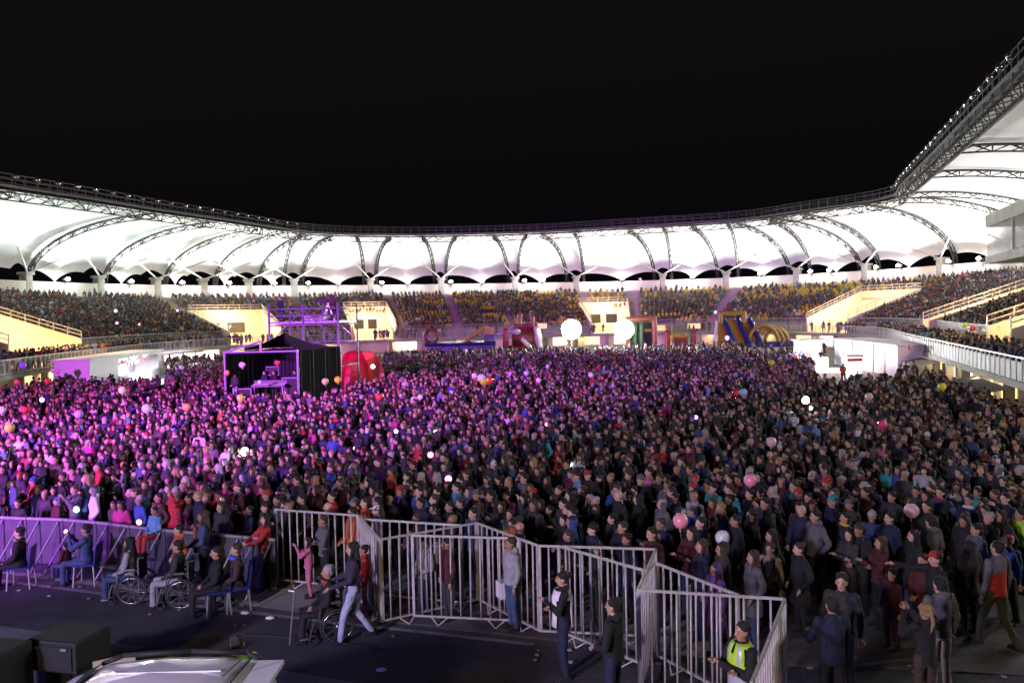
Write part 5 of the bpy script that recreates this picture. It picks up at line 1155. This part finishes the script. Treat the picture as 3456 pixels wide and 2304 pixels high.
for x in (-.75, -3.35):
    for sg in (-1, 1): o = MB().torus((x, sg * .80, .32), .24, .09, (0, 1, 0), 24, 8).obj("wheel", M_rubber, car, True); MB().bar((x, sg * .76, .32), (x, sg * .88, .32), .18, 16).obj("rim", M_chrome, o)
def fcase(px, py, z, size, lab, hgt=None):
    P = PZ(px, py, z); t = thing("speaker_cabinet", lab, "speaker", (P.x, P.y, z - size[2]), R(-14))
    me_ = MB().box((0, 0, size[2] / 2), size).mesh("cabinet", M_blackpl); o = link("cabinet", me_, t); b = o.modifiers.new("b", 'BEVEL'); b.width = .03; b.segments = 2
    MB().box((0, -size[1] / 2 - .012, size[2] / 2), (size[0] * .86, .02, size[2] * .7)).obj("grille", M_black, t)
    for x in (-.3, .3): MB().box((x * size[0], -size[1] / 2 - .03, size[2] * .8), (.10, .03, .03)).obj("handle", M_grey_metal, t)
    return t
fcase(69, 631, 1.05, (.86, .7, .46), "upper black speaker cabinet stacked at the lower left before the car")
fcase(66, 650, .52, (1.05, .75, .50), "lower black speaker cabinet under the other one at the lower left")
fcase(-4, 647, 1.1, (.55, .7, 1.08), "black cabinet cut off by the bottom left corner")
P = PZ(115, 657, .8); o = MB().box((0, 0, 0), (.55, .03, .75)).obj("plywood_board", mat("plywood", (.38, .33, .24), .8, nscale=4, namt=.2), None, False, (P.x, P.y, .42)); o.rotation_euler = (R(-14), 0, R(35)); tag(o, "pale board leaning between the black speaker cabinets and the white car", "board")
for px, py, lab in ((245, 612, "small crumpled white paper on the kerb behind the car's head figure"), (270, 617, "crumpled white litter on the kerb left of the wheelchair lady"), (381, 669, "small white scrap lying alone on the dark track")):
    P = PZ(px, py, .03); o = MB().ell((0, 0, 0), (.09, .05, .03), 7, 5).obj("litter", mat("litter_white", (.6, .6, .62), .8), None, False, P); tag(o, lab, "litter")
rl = random.Random(5)
for k in range(34):
    u_ = rl.random(); x = -11 + 19 * u_; yk = float(np.interp(x, [-11.3, -4.4, .25, 4.2, 7.6], [17.3, 14.85, 13.3, 12.3, 11.85])) + rl.gauss(-.1, .35)
    side = "left of the wheelchair lady" if x < -3.4 else ("before the middle fence panels" if x < 1 else "near the guard's fence")
    m = MB(); r_ = rl.uniform(.02, .05); m.loft([[(r_ * rl.uniform(.7, 1.4) * math.cos(a), r_ * rl.uniform(.5, 1.4) * math.sin(a), z) for a in np.linspace(0, 5.2, 6)] for z in (0, .012)])
    o = m.obj("litter", mat("litter_%d" % (k % 3), ((.5, .5, .5), (.35, .30, .22), (.22, .22, .28))[k % 3], .8), None, False, (x, yk, .03)); tag(o, "tiny scrap of litter on the ground %s" % side, "litter", "litter scraps %s" % side)
for j, (pts_, lab) in enumerate((([(-14, 12.6), (-9, 12.3), (-6.4, 12.0), (-4, 11.2), (-1, 10.9), (2, 9.6), (3, 8)], "black cable running along the dark track past the white car"), ([(-8.3, 11.6), (-7.2, 12.9), (-5.5, 13.9), (-3.6, 13.7), (-2.3, 13.3)], "black cable curling from the speaker cabinets toward the wheelchair lady"))):
    P_, L_ = catmull([(a, b, 0) for a, b in pts_], .3); m = MB(); m.path([(p[0], p[1] + .05 * math.sin(i * .5), .028) for i, p in enumerate(P_)], .014, 5); tag(m.obj("cable", M_rubber), lab, "cable")
m = MB(); tk = Vector((.948, -.318, 0)); tn = Vector((.318, .948, 0))
for k in range(-14, 12):
    p = Vector((-3, 12.5, .0122)) + tk * k * 1.22; a = p - tn * 5.5; b = p - tn * .2; m.quad(a, a + tk * .015, b + tk * .015, b)
mm_ = m.obj("apron_joints", mat("joint_dark", (.03, .03, .035), .9)); mm_.location.z = .006; tag(mm_, kind="structure")
print("props", round(time.time() - T0, 1))
# ------------------------------------------------------------------ the crowd on the field
FRP = [(-15, 19.9), (-12.07, 19.1), (-10.12, 18.75), (-7.83, 17.7), (-5.57, 16.95), (-4.7, 16.9), (-3.1, 16.4), (-1.9, 15.9), (-.7, 15.75), (.45, 14.2), (2.3, 13.75), (2.75, 12.9), (3.6, 12.3), (4.6, 13.6), (5.6, 14.4), (7.2, 14.6), (8.8, 13.5), (12, 12.8), (16, 12.5)]
def front_y(x): return float(np.interp(x, [p[0] for p in FRP], [p[1] for p in FRP])) + (max(0, -15 - x) * .25)
EX = [(TA.x - .5, 44.4, TCp.x + .9, 51.0), (PY(339, 350, 60).x - .8, 57, PY(381, 350, 60).x + .8, 62.5), (29.4, 60, 40, 80), (fx[0], Yf - .5, bx[2] + .5, Yb + .5)]
FRa = FRONT; 
def inside(x, y):
    # inside the walkway front, 1.2 m clear
    j = np.argmin((FRa[:, 0] - x) ** 2 + (FRa[:, 1] - y) ** 2); d = (x - FRa[j, 0]) * FN[j, 0] + (y - FRa[j, 1]) * FN[j, 1]
    return d < -1.2
cand = []
def spacing(y): return .52 if y < 26 else (.56 if y < 38 else (.68 if y < 55 else .88))
y = 12.0
while y < 101:
    sp_ = spacing(y); x = -46.0
    while x < 46:
        xx = x + random.uniform(-.46, .46) * sp_; yy = y + random.uniform(-.46, .46) * sp_
        x += sp_
        px, py = proj((xx, yy, 1.5))
        if not (-14 < px < 1038): continue
        if yy < front_y(xx): continue
        if not inside(xx, yy): continue
        if any(a < xx < c and b < yy < d for a, b, c, d in EX): continue
        keep = 1.0
        if px > 640 and yy < 17.5: keep = .75
        if yy > 84: keep = .55
        if yy > 93: keep = .35
        if 735 < px < 850 and yy > 80: keep = .18
        if 885 < px < 925 and 46 < yy < 75: keep = .25
        if 812 < px < 898 and yy > 47: keep = .03
        if 82 < px < 166 and yy > 60: continue
        if 336 < px < 384 and yy > 54: keep = .1
        if math.sin(xx * .9 + 2 * math.sin(yy * .35)) * math.sin(yy * .8 + 1.5 * math.sin(xx * .4)) > .82: keep *= .35
        if random.random() > keep: continue
        cand.append((xx, yy))
    y += sp_
placed = np.array([(l.x, l.y) for o, l in PEOPLE])
cand = [c for c in cand if np.min((placed[:, 0] - c[0]) ** 2 + (placed[:, 1] - c[1]) ** 2) > .42 ** 2]
cand.sort(key=lambda c: math.hypot(c[0], c[1]))
print("crowd candidates", len(cand))
JC = ['black'] * 22 + ['dark grey'] * 12 + ['navy'] * 14 + ['grey'] * 3 + ['maroon'] * 5 + ['denim blue'] * 4 + ['brown'] * 4 + ['olive'] * 2 + ['blue', 'red', 'light grey', 'purple', 'teal', 'olive', 'pink', 'white', 'beige', 'orange', 'light blue', 'magenta', 'red', 'blue', 'olive', 'white']
LAND = [("the wheelchair woman in purple", 350, 575), ("the white bib woman", 560, 600), ("the yellow vest guard", 738, 640), ("the red cap", 938, 556), ("the red and grey jacket", 995, 560), ("the teal hat", 831, 492), ("the clear pink balloon", 912, 510), ("the spotted white balloon", 723, 537), ("the big pink balloon", 680, 520),
        ("the printed pink balloon", 750, 480), ("the clear white balloon", 581, 486), ("the bright red balloon", 595, 465), ("the denim blue man", 456, 485), ("the left fence panel", 320, 510), ("the dark red balloon", 230, 529), ("the barrier child", 141, 520), ("the green toy light", 77, 508), ("the middle fence corner", 480, 525),
        ("the back fence panel", 590, 545), ("the red knitted hat", 553, 495), ("the deep pink balloon", 882, 424), ("the plain white balloon", 904, 454), ("the peach balloon", 771, 441), ("the magenta glasses", 448, 478), ("the left crowd torch", 245, 451), ("the violet balloon", 79, 414), ("the yellow edge balloon", 10, 427), ("the phone at the barrier", 219, 498), ("the striped hat", 859, 520), ("the pink toy light", 333, 478), ("the red jacket man", 331, 492), ("the red jumper woman", 263, 525), ("the blue hooded coat", 571, 520)]
def relation(px, py, k=0, far=False):
    ds_ = sorted(LAND, key=lambda l: (l[1] - px) ** 2 + ((l[2] - py) * 1.3) ** 2); n_, lx, ly = ds_[k]; dx, dy = px - lx, py - ly
    dist = math.hypot(dx, dy); pre = "just " if dist < 18 else ("" if dist < 45 else "well ")
    vert = "above" if dy < -8 else ("below" if dy > 8 else ""); hor = "right of" if dx > 8 else ("left of" if dx < -8 else "")
    if vert and hor: r = ("%s and %s" % (vert, hor)) if k == 0 or not far else hor
    else: r = vert or hor or "beside"
    return pre + r + " " + n_
used_labels = set(); NIND = 300 - len(PEOPLE)
GARM = {'jacket': 'jacket', 'hoodie': 'hooded top', 'coat': 'long coat'}
ARMD = {'down': '', 'pockets': 'hands in pockets', 'crossed': 'arms folded', 'clasp': 'hands clasped', 'phone': 'raising a phone', 'oneup': 'one arm raised'}
ind = cand[:NIND]; rest = cand[NIND:]
scarf_me = MB().torus((0, -.005, 1.465), .078, .032, (0, .3, 1), 14, 8).mesh("scarf", M_cloth, True)
pm = MB(); pm.ell((0, .19, 1.24), (.145, .10, .21), 12, 8); pm.torus((.10, .03, 1.30), .14, .018, (1, .2, 0), 14, 5); pm.torus((-.10, .03, 1.30), .14, .018, (1, -.2, 0), 14, 5); pack_me = pm.mesh("backpack", M_cloth, True)
pm = MB(); pm.box((.24, -.02, .86), (.10, .26, .20)); pm.path([(.22, -.10, .95), (-.08, -.13, 1.30), (-.13, .02, 1.45), (-.04, .14, 1.3), (.22, .06, .95)], .012); bag_me = pm.mesh("shoulder_bag", M_cloth)
phone_me = MB().box((0, 0, 0), (.15, .010, .078)).mesh("casing", M_blackpl); screen_me = MB().box((0, .007, 0), (.135, .004, .066)).mesh("screen", mat("phone_screen", (1, 1, 1), .3, emit=(.75, .85, 1), es=1.8))
for x, y in ind:
    kid = random.random() < .10; sex = random.choice('mf'); top = random.choice(['jacket', 'jacket', 'hoodie', 'coat']); arms = random.choices(['down', 'pockets', 'crossed', 'clasp', 'phone', 'oneup'], [4, 3, 3, 3, .7, .4])[0]
    tc = random.choice(JC); bc = random.choice(['black', 'navy', 'dark grey', 'denim blue', 'black'])
    hair = random.choices(['short', 'bald'], [9, 1])[0] if sex == 'm' else random.choices(['long', 'ponytail', 'bun', 'short'], [5, 2, 1, 2])[0]
    hcol = random.choices(['dark', 'brown', 'grey', 'blond'], [7, 3, 1, .5])[0]; hat = random.choices([None, 'beanie', 'cap', 'hood'], [9, 1.1, 1, .6])[0]
    hc = random.choice(['black', 'grey', 'navy', 'red', 'light grey', 'maroon', 'white', 'blue']) if hat != 'hood' else tc
    sc_ = random.uniform(.90, 1.03) * (.96 if sex == 'f' else 1) * (.66 if kid else 1)
    px, py = proj((x, y, 1.5 * sc_ / 1.0)); who = "child" if kid else ("man" if sex == 'm' else "woman")
    hd = {'beanie': "%s knitted hat" % hc, 'cap': "%s cap" % hc, 'hood': "hood up"}.get(hat) or ("bald head" if hair == 'bald' else {'short': "short %s hair", 'long': "long %s hair", 'ponytail': "%s ponytail", 'bun': "%s hair bun"}[hair] % ({'blond': 'fair'}.get(hcol, hcol)))
    lab = None
    for k in range(4):
        c_ = "%s in %s %s with %s, %s" % (who, tc, GARM[top], hd, relation(px, py, k))
        if len(c_.split()) > 16: c_ = "%s in %s, %s, %s" % (who, tc, hd, relation(px, py, k))
        if c_ not in used_labels: lab = c_; break
    if lab is None: lab = c_
    lab = " ".join(lab.split()[:16])
    used_labels.add(lab)
    fdir = sf(Vector((x, y, 0)), random.gauss(0, .3))
    pp = person(Vector((x, y, 0)), fdir, lab, "people standing in the crowd", sex, arms, 'stand', top, tc, bc, hair, hcol, hat, hc, sc_)
    pp.rotation_euler[0] = random.gauss(0, .03); pp.rotation_euler[1] = random.gauss(0, .035)
    u_ = random.random()
    if u_ < .14: o_ = link("scarf", scarf_me, pp); o_.color = (*COL[random.choice(['red', 'light grey', 'grey', 'teal', 'beige', 'purple', 'white', 'maroon'])], 1)
    elif u_ < .24: o_ = link("backpack", pack_me, pp); o_.color = (*COL[random.choice(['black', 'navy', 'maroon', 'dark grey', 'pink'])], 1)
    elif u_ < .32: o_ = link("shoulder_bag", bag_me, pp); o_.color = (*COL[random.choice(['black', 'brown', 'beige', 'maroon'])], 1)
    if arms == 'phone':
        wp = Vector((x, y, 0)) + Vector((fdir[0], fdir[1], 0)) * .40 * sc_ + Vector((0, 0, 1.60 * sc_)); t = thing("phone", "dark phone with lit screen held up %s" % relation(px, py, 1), "phone", wp, math.atan2(fdir[1], fdir[0]) + math.pi / 2, "phones held up in the crowd")
        link("casing", phone_me, t); link("screen", screen_me, t)
print("individuals", len(PEOPLE), round(time.time() - T0, 1))
# ------------------------------------------------------------------ far crowd as one mesh (stuff)
SK, HR, TP, BT, HT = 0, 1, 2, 3, 4
def lowpoly(parts, budget):
    """merge library meshes, decimated, into arrays with part ids"""
    V = []; F = []; I = []; o = 0
    for me, pid, nf in parts:
        ob = bpy.data.objects.new("tmp", me); C.objects.link(ob); d = ob.modifiers.new("d", 'DECIMATE'); d.ratio = min(1, nf / max(1, len(me.polygons))); tri = ob.modifiers.new("t", 'TRIANGULATE')
        dg = bpy.context.evaluated_depsgraph_get(); mm_ = bpy.data.meshes.new_from_object(ob.evaluated_get(dg)); bpy.data.objects.remove(ob)
        nv = len(mm_.vertices); a = np.empty(nv * 3); mm_.vertices.foreach_get("co", a); V.append(a.reshape(-1, 3)); t_ = np.empty(len(mm_.polygons) * 3, dtype=np.int64); mm_.loops.foreach_get("vertex_index", t_) if len(mm_.loops) == len(t_) else None
        F.append(t_.reshape(-1, 3) + o); I.append(np.full(nv, pid)); o += nv; bpy.data.meshes.remove(mm_)
    return np.concatenate(V), np.concatenate(F), np.concatenate(I)
def variant(sex, arms, legs, top, hair, hat, b):
    P = [(lib('body', sex, arms, legs), SK, b[0]), (lib('jacket', sex, arms, legs, top), TP, b[1]), (lib('trousers', legs), BT, b[2])]
    if hair != 'bald': P.append((lib('hair', hair, legs), HR, b[3]))
    if hat: P.append((lib('hat', hat, legs), HT, b[3]))
    return lowpoly(P, b)
VAR = [('m', 'down', 'jacket', 'short', None), ('m', 'crossed', 'jacket', 'short', None), ('f', 'down', 'coat', 'long', None), ('f', 'crossed', 'jacket', 'long', None), ('m', 'pockets', 'hoodie', 'short', 'hood'), ('f', 'clasp', 'jacket', 'ponytail', None), ('m', 'clasp', 'coat', 'short', 'beanie'), ('m', 'phone', 'jacket', 'short', None), ('m', 'pockets', 'jacket', 'bald', None)]
VW = np.array([5, 4, 5, 4, 1.2, 3, 1.2, .6, .7]); VW = VW / VW.sum()
def build_mass(name, inst, lods, label, cat):
    """inst: list of (x,y,z,rot,scale,lod,varset)"""
    Vs = []; Fs = []; Cs = []; off = 0; JCa = np.array([COL[c] for c in JC]); BCa = np.array([COL[c] for c in ('black', 'navy', 'dark grey', 'denim blue', 'brown')]); SKa = np.array(SKINS); HRa = np.array([HAIRC[c] for c in ('dark',) * 6 + ('brown',) * 3 + ('grey', 'blond')]); HTa = np.array([COL[c] for c in ('black', 'grey', 'navy', 'red', 'white', 'blue', 'light grey')])
    for x, y, z, rot, s_, lod in inst:
        vs = lods[lod]; k = rng.choice(len(vs), p=VW[:len(vs)] / VW[:len(vs)].sum()); V, F, I = vs[k]; ca, sa = math.cos(rot), math.sin(rot)
        lean = rng.normal(0, .045, 2); W = V * np.array([s_ * rng.uniform(.92, 1.12), s_ * rng.uniform(.95, 1.1), s_]); Wn = np.stack([W[:, 0] * ca - W[:, 1] * sa + x, W[:, 0] * sa + W[:, 1] * ca + y, W[:, 2] + z], 1)
        pal = np.stack([SKa[rng.integers(len(SKa))], HRa[rng.integers(len(HRa))], JCa[rng.integers(len(JCa))], BCa[rng.integers(len(BCa))], HTa[rng.integers(len(HTa))]])
        Wn[:, 0] += V[:, 2] * lean[0]; Wn[:, 1] += V[:, 2] * lean[1]
        Vs.append(Wn.astype(np.float32)); Fs.append(F + off); Cs.append(pal[I].astype(np.float32)); off += len(V)
    V = np.concatenate(Vs); F = np.concatenate(Fs); Cc = np.concatenate(Cs); me = bpy.data.meshes.new(name)
    me.vertices.add(len(V)); me.vertices.foreach_set("co", V.ravel()); me.loops.add(F.size); me.loops.foreach_set("vertex_index", F.ravel().astype(np.int32)); me.polygons.add(len(F)); me.polygons.foreach_set("loop_start", np.arange(0, F.size, 3, dtype=np.int32))
    me.update(calc_edges=True); at_ = me.color_attributes.new("Col", 'FLOAT_COLOR', 'POINT'); at_.data.foreach_set("color", np.concatenate([Cc, np.ones((len(Cc), 1), np.float32)], 1).ravel()); me.materials.append(M_crowd); me.shade_smooth()
    o = link(name, me); tag(o, label, cat, None, "stuff"); print(name, len(inst), "people", len(F), "tris", round(time.time() - T0, 1)); return o
LOD = [[variant(s_, a, 'stand', t_, h, ht, b) for s_, a, t_, h, ht in VAR] for b in ((420, 240, 110, 160), (150, 90, 36, 60), (56, 36, 14, 24))]
SEAT = [variant(s_, a, 'sit', t_, h, ht, (70, 44, 24, 26)) for s_, a, t_, h, ht in (('m', 'lap', 'jacket', 'short', None), ('m', 'crossed', 'jacket', 'short', None), ('f', 'lap', 'coat', 'long', None), ('f', 'crossed', 'jacket', 'long', None), ('m', 'lap', 'hoodie', 'short', 'hood'))]
inst = []
for x, y in rest:
    l = 0 if y < 34 else (1 if y < 58 else 2); dxy = sf(Vector((x, y, 0)), random.gauss(0, .45 if y < 85 else 1.0)); s_ = random.uniform(.80, 1.0) * (.68 if random.random() < .10 else 1)
    zz = 0
    if random.random() < .045: zz = .80; s_ *= .62
    inst.append((x, y, zz, math.atan2(dxy[1], dxy[0]) + math.pi / 2, s_, l))
build_mass("crowd", inst, LOD, "dense crowd filling the field, faces turned left to the stage", "crowd")
# stands: seated people, walkway people, seats
inst = []; seats = []; occ_c = s_at_px(420, 13, 6.5); occ_d = s_at_px(905, 13, 6.5)
blk = rng.random((400, 30))
for r in range(NROW - 1):
    o0 = OR0 + (r + .55) * do; z = ZR0 + r * dz; s_ = 1.0
    while s_ < NF - 1:
        s_ += .56
        if in_portal(s_, o0 + .3) or in_aisle(s_): continue
        p = FP(s_, o0, z)
        if p.y < 14: continue
        x_, y_ = proj(p)
        if not (-30 < x_ < 1060): continue
        dens = .93
        if occ_c < s_ < occ_d: dens = .86 if r < 11 else .60
        if occ_c < s_ < occ_d and blk[int(s_ / 3) % 400, r // 2] < .16: dens = .12
        if random.random() < dens:
            dd = Vector((STG.x - p.x, STG.y - p.y)); a = math.atan2(dd.y, dd.x) + math.pi / 2 + random.gauss(0, .3)
            inst.append((p.x, p.y, z + .0 if random.random() > .06 else z + .3, a, random.uniform(.88, 1.02), 0))
        else: seats.append((p, FA(s_), r, s_))
for s_ in np.arange(2, NF - 2, .62):
    for o0 in (.5, 1.15, 1.9):
        p = FP(s_, o0, ZW); x_, y_ = proj(p)
        d_ = .82 if x_ < 190 or x_ > 880 else (.30 if x_ < 420 else .14)
        if o0 > .6: d_ *= .8
        if -20 < x_ < 1050 and p.y > 14 and random.random() < d_:
            dd = Vector((STG.x - p.x, STG.y - p.y)); a = math.atan2(dd.y, dd.x) + math.pi / 2 + random.gauss(0, .3); inst.append((p.x, p.y, ZW, a, random.uniform(.9, 1.02), 1))
build_mass("stand_crowd", inst, [SEAT, LOD[2]], "dense dark crowd seated in the grandstand rows and along its walkway", "crowd")
M_seat = mat("yellow_seat", (.62, .46, .01), .45)
sm = MB(); sm.box((0, .05, .42), (.42, .40, .05)); sm.add([(-.21, .22, .40), (.21, .22, .40), (.21, .30, .80), (-.21, .30, .80), (-.21, .26, .40), (.21, .26, .40), (.21, .34, .80), (-.21, .34, .80)], [(0, 1, 2, 3), (7, 6, 5, 4), (0, 4, 5, 1), (2, 6, 7, 3), (1, 5, 6, 2), (3, 7, 4, 0)]); seat_me = sm.mesh("stadium_chair", M_seat)
cseats = sorted(seats, key=lambda q: q[0].length); near = cseats[:300]; far = cseats[300:]
# rows face the field: seat back toward the wall (outward normal)
PN = ["left edge portal", "second portal", "portal behind the tent", "middle portal", "corner portal", "right stand portal", "portal at the right edge"]
for p, a, r_, s_ in near:
    x_, y_ = proj(p); side = "left stand" if x_ < 300 else ("far stand" if x_ < 800 else "right stand")
    o = link("stadium_chair", seat_me, None, p, a); kp_ = min(range(len(portals)), key=lambda k: abs(portals[k][0] - s_)); dd_ = s_ - portals[kp_][0]
    tag(o, "empty yellow seat, %s row up, %s%s of the %s" % (ORD[r_], "" if abs(dd_) < 9 else ("well " if abs(dd_) < 18 else "far "), "left" if dd_ < 0 else "right", PN[kp_]), "seat", "empty yellow seats in the %s" % side)
sv = np.array(sm.v); sfc = []; V = []; n0 = 0
for p, a, _r, _s in far:
    ca, sa = math.cos(a), math.sin(a); V.append(np.stack([sv[:, 0] * ca - sv[:, 1] * sa + p.x, sv[:, 0] * sa + sv[:, 1] * ca + p.y, sv[:, 2] + p.z], 1)); sfc += [tuple(i + n0 for i in q) for q in sm.f]; n0 += len(sv)
if V:
    me = bpy.data.meshes.new("stadium_seats"); me.from_pydata(np.concatenate(V).tolist(), [], sfc); me.materials.append(M_seat); tag(link("stadium_seats", me), "many more empty yellow seats in the upper rows of the far stand", "seats", None, "stuff")
print("done", round(time.time() - T0, 1), "seats", len(seats))
